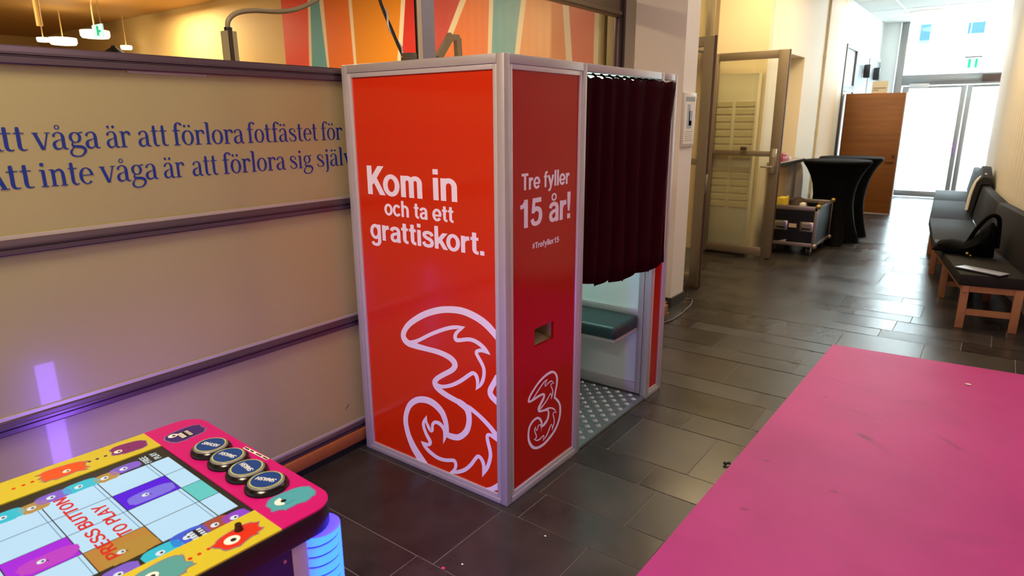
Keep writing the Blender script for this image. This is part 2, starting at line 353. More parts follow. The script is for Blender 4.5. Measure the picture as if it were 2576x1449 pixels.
M['room_yel'] = mat('yellow_room_paint', '#dcbf80', 0.6)
M['olive'] = mat('olive_trim', '#9a8a58', 0.5)
M['bronze'] = mat('bronze_door_metal', '#8b7c66', 0.38, 0.5)
M['bronze_dk'] = mat('dark_seal', '#4a3128', 0.5)
M['glass'] = glass_mat('clear_glass', (0.94, 0.95, 0.92, 1), 0.07)
M['glass_win'] = glass_mat('window_glass', (0.94, 0.95, 0.94, 1), 0.09)
M['glass_out'] = glass_mat('entrance_glass', (0.95, 0.98, 0.98, 1), 0.06)
M['steel_fr'] = mat('grey_entrance_frame', '#8f8d8c', 0.35, 0.6)
M['dark_base'] = mat('dark_skirting', '#33312f', 0.5)
M['wood_door'] = None
M['pinkmat'] = None
M['ply'] = mat('raw_pine', '#a06b43', 0.6, noise=(20, .18))
M['bench_fab'] = mat('dark_brown_upholstery', '#14100d', 0.8, 0, 0.35, bump=0.2, bscale=220)
M['black_cloth'] = mat('black_spandex', '#040405', 0.8, 0, 0.12)
M['case_lam'] = mat('black_laminate', '#07090d', 0.34, bump=0.1, bscale=300)
M['case_alu'] = mat('case_edging', '#9b8f86', 0.35, 0.7)
M['brass'] = mat('brass_corner', '#a99252', 0.35, 0.8)
M['chrome'] = mat('chrome', '#c9c6c0', 0.2, 0.95)
M['rubber'] = mat('black_rubber', '#0a0a0a', 0.6)
M['paper'] = mat('white_paper', '#e8e4d6', 0.7)
M['yellow'] = mat('yellow_card', '#d9b62c', 0.5)
M['red'] = mat('red_plastic', '#a8202a', 0.5)

# ------------------------------------------------------------------ floor
fm = bpy.data.materials.new('slate_tiles'); fm.use_nodes = True; nt = fm.node_tree; p = nt.nodes['Principled BSDF']
at = nt.nodes.new('ShaderNodeAttribute'); at.attribute_name = 'tile'
tc = nt.nodes.new('ShaderNodeTexCoord'); n1 = nt.nodes.new('ShaderNodeTexNoise'); n1.inputs['Scale'].default_value = 3.2; n1.inputs['Detail'].default_value = 7; n1.inputs['Roughness'].default_value = .62
nt.links.new(tc.outputs['Object'], n1.inputs['Vector'])
cr = nt.nodes.new('ShaderNodeValToRGB'); cr.color_ramp.elements[0].position = .32; cr.color_ramp.elements[0].color = C('#24201e'); cr.color_ramp.elements[1].position = .75; cr.color_ramp.elements[1].color = C('#423c37')
nt.links.new(n1.outputs['Fac'], cr.inputs['Fac'])
mx = nt.nodes.new('ShaderNodeMix'); mx.data_type = 'RGBA'; mx.blend_type = 'MULTIPLY'; mx.inputs[0].default_value = 1.0
mr = nt.nodes.new('ShaderNodeMapRange'); mr.inputs['To Min'].default_value = .74; mr.inputs['To Max'].default_value = 1.14
nt.links.new(at.outputs['Fac'], mr.inputs['Value']); nt.links.new(cr.outputs['Color'], mx.inputs[6]); nt.links.new(mr.outputs['Result'], mx.inputs[7]); nt.links.new(mx.outputs[2], p.inputs['Base Color'])
rr_ = nt.nodes.new('ShaderNodeMapRange'); rr_.inputs['To Min'].default_value = .24; rr_.inputs['To Max'].default_value = .33
rt_ = nt.nodes.new('ShaderNodeMapRange'); rt_.inputs['To Min'].default_value = -.03; rt_.inputs['To Max'].default_value = .10
wn_ = nt.nodes.new('ShaderNodeTexWhiteNoise'); wn_.noise_dimensions = '1D'; nt.links.new(at.outputs['Fac'], wn_.inputs['W']); nt.links.new(wn_.outputs['Value'], rt_.inputs['Value'])
ra_ = nt.nodes.new('ShaderNodeMath'); ra_.operation = 'ADD'
nt.links.new(n1.outputs['Fac'], rr_.inputs['Value']); nt.links.new(rr_.outputs['Result'], ra_.inputs[0]); nt.links.new(rt_.outputs['Result'], ra_.inputs[1]); nt.links.new(ra_.outputs[0], p.inputs['Roughness'])
bp = nt.nodes.new('ShaderNodeBump'); bp.inputs['Strength'].default_value = .05; bp.inputs['Distance'].default_value = .004
n2 = nt.nodes.new('ShaderNodeTexNoise'); n2.inputs['Scale'].default_value = 22; n2.inputs['Detail'].default_value = 5
nt.links.new(tc.outputs['Object'], n2.inputs['Vector']); nt.links.new(n2.outputs['Fac'], bp.inputs['Height']); nt.links.new(bp.outputs['Normal'], p.inputs['Normal'])
grout = mat('pale_grout', '#7c746b', 0.7)
mb = MB(); tv = []
mb.cur = 1; mb.box(-16.5, 5.0, -5.3, 14.3, -0.20, -0.0032); tv += [0.5] * 6
mb.cur = 0
known = {-0.46: [-0.738, -0.004], -0.032: [0.082, 0.645], 0.18: [0.468], 0.497: [0.373], 0.707: [0.105], 1.128: [0.314], 1.34: [-.3, .62], 1.655: [.0, .53], 1.865: [0.272], 2.285: [0.179, .60], 3.45: [0.933, 1.46], 3.66: [1.005], 3.217: [1.15], 4.19: [-0.015], 4.62: [0.958]}
y = -0.46 - 1.1645 * 5; hs = [0.428, 0.212, 0.3155, 0.209]; k = 0; G = 0.0026
while y < 14.2:
    h = hs[k % 4]; js = [random.uniform(-1.6, -1.2)]
    kn = [v for kk, v in known.items() if abs(kk - y) < .04]
    xs = sorted(kn[0]) if kn else [random.uniform(-.4, .4)]
    a = xs[0]; 
    while a > -1.6: a -= random.choice([.42, .63, .53]); xs.insert(0, a)
    a = xs[-1]
    while a < 3.6: a += random.choice([.42, .63, .53]); xs.append(a)
    for i in range(len(xs) - 1):
        tx, ty = random.uniform(-.0008, .0008), random.uniform(-.0010, .0010)
        x0, x1, y0, y1 = xs[i] + G, xs[i + 1] - G, y + G, min(y + h, 14.25) - G
        mb.add([(x0, y0, -tx - ty), (x1, y0, tx - ty), (x1, y1, tx + ty), (x0, y1, -tx + ty)], [(0, 1, 2, 3)]); tv.append(random.random())
    y += h; k += 1
fl = obj('floor', mb, [fm, grout]); fl['kind'] = 'structure'
ca = fl.data.attributes.new('tile', 'FLOAT', 'FACE')
for i, v in enumerate(tv): ca.data[i].value = v

# ------------------------------------------------------------------ shell: ceiling and walls
cm = bpy.data.materials.new('ceiling_tiles'); cm.use_nodes = True; nt = cm.node_tree; p = nt.nodes['Principled BSDF']; p.inputs['Roughness'].default_value = .7
p.inputs['Base Color'].default_value = C('#cfd0cc')
mb = MB(); mb.cur = 0; mb.box(-16.5, 5.0, -5.3, 14.3, 3.47, 3.6)
ceil = struct('ceiling', mb, cm)
mb = MB(); mb.box(-16.4, -1.75, -5.2, 4.1, 3.455, 3.4699); struct('ceiling_room', mb, mat('ochre_ceiling', '#b98d4c', .6))
gm = mat('white_ceiling_grid', '#f4f6f6', 0.5)
mb = MB()
for x in (-0.25, 0.39, 1.03, 1.67): mb.box(x - .012, x + .012, -5, 14.1, 3.462, 3.4705)
for i in range(12): mb.box(-.8, 3.0, 1.2 + 1.2 * i - .008, 1.2 + 1.2 * i + .008, 3.464, 3.4705)
struct('ceiling_grid', mb, gm)

mb = MB(); mb.box(-16.5, 5.0, -5.4, -5.2, 0, 3.47); struct('wall_front', mb, M['wall_white'])
mb = MB(); mb.box(-16.6, -16.4, -5.3, 4.3, 0, 3.47); struct('wall_room_left', mb, M['room_yel'])
mb = MB(); mb.box(-1.05, -0.85, -5.2, -3.45, 0, 3.47); struct('wall_hall_left', mb, M['wall_white'])
# striped back wall of the side room
mb = MB(); mb.box(-16.4, -1.5, 4.14, 4.24, 0, 3.47); struct('wall_back', mb, M['room_yel'])
SM = [mat('mural_' + n, c, .5) for n, c in (('white', '#e8d9bd'), ('red', '#e83a10'), ('teal', '#58a2b4'), ('orange', '#e2701e'), ('mustard', '#d98a1c'), ('crimson', '#c22a22'), ('tangerine', '#e08a34'), ('rust', '#d8652c'))]
segs = [(1, -7.166, -7.17, -6.551, -6.629), (0, -6.551, -6.629, -6.499, -6.567), (2, -6.499, -6.567, -6.299, -6.229), (0, -6.299, -6.229, -6.21, -6.183), (3, -6.21, -6.183, -5.698, -5.667),
        (0, -5.698, -5.667, -5.63, -5.612), (4, -5.63, -5.612, -4.719, -4.83), (0, -4.719, -4.83, -4.647, -4.755), (5, -4.647, -4.755, -3.762, -4.098), (0, -3.762, -4.098, -3.67, -3.89),
        (3, -3.689, -3.96, -3.335, -3.366), (0, -3.335, -3.366, -3.276, -3.309), (2, -3.276, -3.309, -2.898, -2.984), (0, -2.898, -2.984, -2.833, -2.917), (6, -2.833, -2.917, -2.368, -2.316),
        (0, -2.368, -2.316, -2.293, -2.24), (7, -2.293, -2.24, -1.99, -1.988), (0, -1.99, -1.988, -1.91, -1.905)]
mb = MB(); Zt = [3.15 - .038 * i for i in range(18)]; Zb = 2.35
zz = {0: (3.29, 2.41), 1: (3.149, 2.357), 2: (3.144, 2.345), 3: (3.2, 2.32), 4: (3.19, 2.318), 5: (3.14, 2.36), 6: (3.135, 2.36), 7: (3.04, 2.354), 8: (3.03, 2.35), 9: (2.944, 2.392), 10: (2.936, 2.577), 11: (2.9, 2.334), 12: (2.894, 2.346), 13: (2.855, 2.319), 14: (2.848, 2.315), 15: (2.761, 2.204), 16: (2.74, 2.2), 17: (2.659, 2.16), 18: (2.652, 2.129)}
def edge(i, z):
    if i == 0: a, b = segs[0][1], segs[0][2]
    else: a, b = segs[i - 1][3], segs[i - 1][4]
    t, bo = zz[i]; return b + (a - b) * (z - bo) / (t - bo)
for i, sg in enumerate(segs):
    mb.cur = sg[0]
    zs = (1.5, 3.46)
    e0 = [edge(i, z) for z in zs]; e1 = [edge(i + 1, z) for z in zs]
    if e1[0] < e0[0]: e1[0] = e0[0] + .02
    mb.hexa([(e0[0], 4.12, 1.5), (e1[0], 4.12, 1.5), (e1[0], 4.14, 1.5), (e0[0], 4.14, 1.5)], [(e0[1], 4.12, 3.46), (e1[1], 4.12, 3.46), (e1[1], 4.14, 3.46), (e0[1], 4.14, 3.46)])
struct('wall_mural', mb, SM)
mb = MB(); mb.box(-1.905, -1.84, 4.06, 4.13, 0, 3.46); mb.box(-1.82, -1.68, 4.08, 4.13, 0, 3.46); mb.box(-1.67, -1.50, 4.04, 4.13, 0, 3.46)
struct('trim_1', mb, M['olive'], bev=.004)
# column beside the booth
mb = MB(); mb.box(-1.115, -0.67, 3.285, 3.56, 0, 3.47); mb.box(-1.30, -1.115, 3.45, 3.56, 0, 3.47); mb.box(-1.43, -1.115, 3.56, 4.26, 0, 3.47)
struct('wall_column', mb, M['wall_white'])
mb = MB(); mb.box(-0.9, -0.655, 3.27, 3.285, 0, .085); mb.box(-0.67, -0.655, 3.285, 3.565, 0, .085)
struct('baseboard_column', mb, M['dark_base'])
# return wall and corridor left wall with recess
mb = MB(); mb.box(-1.75, -.82, 6.08, 6.2, 0, 3.47); struct('wall_return', mb, M['wall_yel'])
mb = MB(); mb.box(-1.0, -.82, 6.2, 6.75, 0, 3.47); mb.box(-1.0, -.82, 7.76, 10.42, 0, 3.47); mb.box(-1.0, -.82, 6.75, 7.76, 2.40, 3.47); mb.box(-1.3, -1.0, 6.2, 8.0, 0, 3.47)
struct('wall_left', mb, mat('cream_white_paint', '#ebe0c8', .55))
mb = MB(); mb.box(-.84, -.80, 8.9, 9.98, 0, 3.47); struct('wall_pilaster', mb, mat('tan_pilaster', '#d6b88c', .55))
mb = MB(); mb.box(-1.0, -.82, 10.42, 14.3, 2.80, 3.47); mb.box(-1.0, -.82, 11.65, 14.3, 0, 2.80)
struct('wall_left_lobby', mb, M['wall_cool'])
mb = MB(); mb.box(-1.0, -.52, 13.98, 14.2, 0, 3.47); mb.box(-3.2, -3.0, 10.0, 12.2, 0, 3.47); mb.box(-3.0, -1.0, 9.9, 10.0, 0, 3.47); mb.box(-3.0, -1.0, 12.1, 12.2, 0, 3.47)
struct('wall_far', mb, M['wall_cool'])
# curved wall on the right, behind the bench
FE = spline([(1.95, 1.2), (1.66, 2.7), (1.37, 4.05), (1.06, 5.7), (.90, 7.35), (.78, 9.45), (.68, 11.1), (.70, 12.0)], 6)
def off(path, d):
    o = []
    for i, (x, y) in enumerate(path):
        a = path[max(i - 1, 0)]; c = path[min(i + 1, len(path) - 1)]; t = Vector((c[0] - a[0], c[1] - a[1])).normalized()
        o.append((x + t.y * d, y - t.x * d))
    return o
wl = [(4.9, 3.5), (3.0, 3.42), (2.3, 3.48)] + [q for q in off(FE, .61) if 3.75 < q[1] < 10.9] + [(1.34, 11.25), (1.50, 11.6), (1.95, 11.9), (2.6, 12.0)]
wl = spline(wl, 3)
mb = MB(); d = 0; n = len(wl)
fine = []
for i in range(n - 1):
    a, b = Vector(wl[i]), Vector(wl[i + 1]); kk = max(1, int((b - a).length / .03))
    for j in range(kk): fine.append(a.lerp(b, j / kk))
fine = off([tuple(v) for v in fine], 0.0)
pr = off(fine, .012); low = []
for i in range(len(fine)): low.append(fine[i] if (i // 2) % 2 else pr[i])
bk = off(fine, .12)
for i in range(len(low) - 1):
    a, b, c, d_ = low[i], low[i + 1], bk[i + 1], bk[i]
    mb.add([(a[0], a[1], 0), (b[0], b[1], 0), (b[0], b[1], 3.47), (a[0], a[1], 3.47)], [(0, 1, 2, 3)])
mb.add([(q[0], q[1], 0) for q in bk] + [(q[0], q[1], 3.47) for q in bk], [(i, i + 1, len(bk) + i + 1, len(bk) + i) for i in range(len(bk) - 1)])
struct('wall_right', mb, mat('white_slatted_wall', '#e9e0cf', .5))
mb = MB(); mb.box(2.5, 5.0, 12.0, 12.2, 0, 3.47); mb.box(4.9, 5.1, -5.3, 14.2, 0, 3.47); struct('wall_right_outer', mb, M['wall_cool'])

# ------------------------------------------------------------------ sectional partition door with the quotation
D1 = struct('door_1')
X = -.945
pz = [(1.277, 1.785), (.712, 1.215), (.155, .643)]
YA, YB = -3.42, 1.05
for z0, z1 in pz: obj('frosted_panel', MB().box(X - .03, X, YA, YB, z0 - .02, z1 + .02), M['frost'], D1)
def railmb(z0, z1, lipz=None):
    mb = MB(); c = (z0 + z1) / 2
    prof = [(0, z0), (.014, z0), (.017, z0 + .004), (.017, c - .006), (.012, c - .004), (.012, c), (.020, c + .002), (.020, c + .007), (.016, c + .009), (.014, z1 - .004), (.008, z1), (-.03, z1), (-.03, z0)]
    mb.prism(prof, lambda a, b, d: (X + a, d, b), YA, YB); return mb
for z0, z1 in ((1.787, 1.843), (1.217, 1.266), (.645, .694), (.098, .136)):
    r = obj('rail', railmb(z0, z1), M['rail'], D1)
    if z1 < 1.8: obj('rail_lip', MB().box(X - .03, X + .007, YA, YB, z1, z1 + .011), M['rail_lt'], r)
obj('bottom_board', MB().box(X - .03, X + .030, YA, YB, .036, .098), M['wood_base'], D1, bev=.006)
obj('rubber_seal', MB().box(X - .02, X + .018, YA, YB, .0, .038), M['rubber'], D1)
obj('bright_seam', MB().box(X, X + .004, -.88, -.60, 1.779, 1.788), M['rail_lt'], D1)
XT = X + .0015
def tf(a, b): return (XT, a, b)
mb = MB((1, 0, 0))
for t, a, b in (('Att', -1.345, -1.206), ('våga', -1.191, -.998), ('är', -.978, -.900), ('att', -.875, -.771), ('förlora', -.755, -.471), ('fotfästet', -.459, -.118), ('för', -.101, .017), ):
    letters(mb, t, SERIF, RADV, tf, a, b, 1.533, .053 / 490)
for t, a, b in (('Att', -1.352, -1.206), ('inte', -1.190, -1.035), ('våga', -1.016, -.823), ('är', -.803, -.727), ('att', -.697, -.595), ('förlora', -.577, -.293), ('sig', -.272, -.157), ('själv', -.133, .070)):
    letters(mb, t, SERIF, RADV, tf, a, b, 1.418, .0535 / 490)
obj('quotation_lettering', mb, M['blue_ink'], D1)
# scuff on the lowest panel
obj('scuff_mark', MB().ribbon(tf, [(-.086, .225, .001), (-.07, .236, .004), (-.055, .246, .002)]), M['black'], D1)

# window beside it
W1 = struct('window_1')
XW = -1.29
mb = MB(); mb.box(XW - .05, XW, .925, 1.03, 0, 3.465); obj('mullion', mb, mat('blue_grey_mullion', '#9a9aa8', .4, .1), W1, bev=.004)
obj('mullion_edge', MB().box(XW - .022, XW - .002, .889, .924, 0, 3.465), mat('cream_mullion_edge', '#e2d3b0', .5), W1)
obj('mullion_seal', MB().box(XW - .016, XW - .006, .880, .889, 0, 3.465), M['black'], W1)
obj('window_frame', MB().box(XW - .05, XW, 3.33, 3.445, 0, 3.465), M['rail'], W1, bev=.006)
obj('gasket', MB().box(XW - .03, XW + .006, 3.375, 3.40, 0, 3.465), M['black'], W1)
mb = MB(); mb.box(XW - .05, XW, 1.03, 3.33, 2.455, 2.60); mb.box(XW, XW + .02, 1.03, 3.34, 2.468, 2.50); obj('transom', mb, M['bronze'], W1, bev=.006)
obj('window_pane', MB().box(XW - .030, XW - .022, 1.03, 3.33, 0.0, 2.455), M['glass_win'], W1)
obj('window_pane', MB().box(XW - .030, XW - .022, 1.03, 3.33, 2.60, 3.465), M['glass_win'], W1)

# ------------------------------------------------------------------ photo booth
BA, BL, BH = .902, 1.58, 1.852
B = thing('photo_booth', 'red photo booth with silver frame, dark curtain and big white slogans beside the frosted partition', 'photo booth', (-.45, .79, 0))
for (x0, x1, y0, y1, nm) in ((-.036, 0, 0, .038, 'corner_post'), (-BA, -BA + .036, 0, .038, 'corner_post'), (-.038, 0, 1.545, BL, 'corner_post'), (-BA, -BA + .036, 1.545, BL, 'corner_post'), (-.04, 0, .565, .598, 'door_post'), (-.04, 0, 1.368, 1.405, 'door_post')):
    obj(nm, MB().box(x0, x1, y0, y1, 0, BH), M['alu'], B, bev=.003)
for (x0, x1, y0, y1, z0, z1) in ((-BA + .036, -.036, 0, .036, BH - .034, BH), (-BA + .036, -.036, 0, .036, 0, .022), (-.036, 0, .038, .565, BH - .034, BH), (-.036, 0, .038, .565, 0, .028), (-.036, 0, .598, 1.368, BH - .034, BH), (-.036, 0, 1.405, 1.545, BH - .034, BH), (-.036, 0, 1.405, 1.545, 0, .028), (-BA, -BA + .036, .038, 1.545, BH - .034, BH), (-BA + .036, -.036, 1.545, BL, BH - .034, BH)):
    obj('frame_rail', MB().box(x0, x1, y0, y1, z0, z1), M['alu'], B, bev=.002)
def lip(axis, a0, a1, z0, z1, w_, d):   # thin picture-frame trim just behind the post faces
    mb = MB()
    for (p0, p1, q0, q1) in ((a0, a0 + w_, z0, z1), (a1 - w_, a1, z0, z1), (a0 + w_, a1 - w_, z0, z0 + w_), (a0 + w_, a1 - w_, z1 - w_, z1)):
        if axis == 'y': mb.box(p0, p1, .004, .02, q0, q1)
        else: mb.box(-.02, -.004, p0, p1, q0, q1)
    return mb
obj('panel_trim', lip('y', -BA + .036, -.036, .022, BH - .034, .020, 0), M['alu_lip'], B, bev=.002)
obj('panel_trim', lip('x', .038, .565, .028, BH - .034, .020, 0), M['alu_lip'], B, bev=.002)
obj('panel_trim', lip('x', 1.405, 1.545, .028, BH - .034, .016, 0), M['alu_lip'], B, bev=.002)
fp = obj('front_panel', MB().box(-BA + .03, -.03, .0112, .024, .015, BH - .03), M['print'], B)
fp['label'] = 'glossy orange red front panel with slogan'
# side panel with a chute opening
hy0, hy1, hz0, hz1 = .218, .368, .664, .745
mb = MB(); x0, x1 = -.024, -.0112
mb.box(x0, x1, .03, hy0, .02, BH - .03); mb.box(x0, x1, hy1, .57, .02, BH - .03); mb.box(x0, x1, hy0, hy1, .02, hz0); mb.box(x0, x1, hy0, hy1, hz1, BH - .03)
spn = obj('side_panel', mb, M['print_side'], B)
ch = obj('photo_chute', MB().box(-.16, -.15, hy0 - .02, hy1 + .02, hz0 - .03, hz1 + .05).box(-.15, x0, hy0 - .02, hy0 - .012, hz0 - .03, hz1 + .05).box(-.15, x0, hy1 + .012, hy1 + .02, hz0 - .03, hz1 + .05).box(-.15, x0, hy0 - .012, hy1 + .012, hz1 + .04, hz1 + .05), M['beige_in'], B)
ch['label'] = 'beige photo delivery chute'
obj('chute_tray', MB().hexa([(-.15, hy0 - .012, hz0 + .01), (-.024, hy0 - .012, hz0 - .012), (-.024, hy1 + .012, hz0 - .012), (-.15, hy1 + .012, hz0 + .01)], [(-.15, hy0 - .012, hz0 + .016), (-.024, hy0 - .012, hz0 - .004), (-.024, hy1 + .012, hz0 - .004), (-.15, hy1 + .012, hz0 + .016)]), M['beige_in'], ch)
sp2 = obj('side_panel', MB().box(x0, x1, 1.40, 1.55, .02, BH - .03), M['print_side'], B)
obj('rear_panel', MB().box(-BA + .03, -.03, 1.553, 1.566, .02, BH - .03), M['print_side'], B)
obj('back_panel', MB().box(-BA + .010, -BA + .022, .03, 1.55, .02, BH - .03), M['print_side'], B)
obj('roof', MB().box(-BA + .02, -.02, .02, BL - .02, BH - .016, BH - .004), M['alu'], B)
# inside
obj('inner_wall', MB().box(-BA + .03, -.045, .585, .597, .02, BH - .03), M['white_lam'], B)
obj('inner_wall', MB().box(-BA + .024, -BA + .034, .598, 1.39, .02, BH - .03), M['white_lam'], B)
obj('inner_wall', MB().box(-BA + .034, -.042, 1.385, 1.397, .02, BH - .03), M['white_lam'], B)
mb = MB(); mb.box(-.075, -.042, 1.366, 1.384, .024, BH - .04); mb.box(-BA + .034, -.075, 1.366, 1.384, .024, .085); mb.box(-BA + .034, -.075, 1.366, 1.384, .505, .545)
obj('inner_trim', mb, M['alu'], B, bev=.002)
se = obj('seat', MB().box(-.84, -.065, 1.07, 1.365, .435, .512), M['seat'], B, bev=.022, seg=3)
obj('seat_board', MB().box(-.84, -.075, 1.085, 1.36, .420, .436), M['alu'], se)
fl_ = obj('floor_plate', MB().box(-BA + .03, -.004, .60, 1.40, .003, .017), M['plate'], B)
mb = MB(); cell = .042
for i in range(20):
    for j in range(19):
        cx, cyy = -BA + .06 + i * cell, .622 + j * cell
        if cx > -.02 or cyy > 1.37: continue
        an = PI / 4 if (i + j) % 2 else -PI / 4
        d = Vector((math.cos(an), math.sin(an), 0)); nn = Vector((-d.y, d.x, 0))
        for q in range(-2, 3):
            c = Vector((cx, cyy, .017)) + nn * q * .0062; L_ = .016
            a, b = c - d * L_, c + d * L_
            mb.add([a, c - nn * .0024, b, c + nn * .0024, c + Vector((0, 0, .0022)) - d * .008, c + Vector((0, 0, .0022)) + d * .008], [(0, 1, 4), (1, 2, 5), (1, 5, 4), (2, 3, 5), (3, 0, 4), (3, 4, 5)])
obj('tread_pattern', mb, M['plate'], fl_)
obj('interior_lamp', MB().box(-.80, -.12, .66, 1.34, BH - .05, BH - .03), mat('booth_lamp', '#ffffff', .5, emit='#d4fbf0', es=5.5), B)
# curtain on hooks
rows = [1.797, 1.77, 1.6, 1.35, 1.1, .95, .86]
NY = 150; rings = []
mb = MB(); grid = []
for iz, z in enumerate(rows):
    row = []
    for j in range(NY + 1):
        t = j / NY; yy = .603 + t * .865
        if iz < 2: yy = .603 + t * .893
        env = min(1, .35 + .65 * (1.8 - z) / .5)
        ph = 2 * PI * (7.2 * t + .38 * math.sin(5 * t) + .16 * math.sin(z * 2.2 + 7 * t))
        dx = .0155 * env * (math.sin(ph) + .25 * math.sin(2 * ph + 1))
        zz_ = z
        if iz >= 5:
            low_ = .862 - .052 * min(1, t / .35) + .010 * math.sin(ph * .5) + .008 * math.sin(ph)
            if t > .93: low_ += .012
            zz_ = low_ if iz == 6 else low_ + .09
        if iz == 0: zz_ = z + .004 * math.sin(2 * PI * 10 * t) + .010 * t
        row.append((-.028 + .060 * t + dx, yy + .003 * math.cos(ph), zz_))
    grid.append(row)
for iz in range(len(rows) - 1):
    pass
vs = [p_ for r in grid for p_ in r]; n_ = NY + 1
mb.add(vs, [(i * n_ + j, i * n_ + j + 1, (i + 1) * n_ + j + 1, (i + 1) * n_ + j) for i in range(len(rows) - 1) for j in range(NY)])
cu = obj('curtain', mb, M['curtain'], B, smooth=True)
so = cu.modifiers.new('thick', 'SOLIDIFY'); so.thickness = .003
obj('curtain_rod', MB().cyl((-.045, .60, 1.812), (-.045, 1.366, 1.812), .005, n=8), M['chrome'], B)
for k in range(10):
    yy = .64 + k * .076
    obj('curtain_hook', MB().bar((-.045, yy, 1.820), (-.030 + .06 * (yy - .6) / .86, yy + .012, 1.793), .004, .010), M['curtain'], B)
# lettering
def fA(a, b): return (a, .0105, b)
def fB(a, b): return (-.0105, a, b)
mb = MB((0, -1, 0))
letters(mb, 'Kom in', SANS, SADV, fA, -.782, -.252, 1.296, .127 / 720)
letters(mb, 'och ta ett', SANS, SADV, fA, -.682, -.268, 1.209, .070 / 720)
letters(mb, 'grattiskort.', SANS, SADV, fA, -.784, -.115, 1.091, .097 / 720)
obj('slogan_lettering', mb, M['white_vinyl'], fp)
mb = MB((1, 0, 0))
letters(mb, 'Tre fyller', SANS, SADV, fB, .118, .486, 1.346, .066 / 720)
letters(mb, '15 år!', SANS, SADV, fB, .106, .490, 1.194, .117 / 720)
obj('slogan_lettering', mb, M['white_vinyl'], spn)
mb = MB((1, 0, 0)); letters(mb, '#Trefyller15', SANS, SADV, fB, .197, .403, 1.099, .0255 / 720)
obj('hashtag_lettering', mb, M['white_vinyl'], spn)
LA = MB((0, -1, 0))
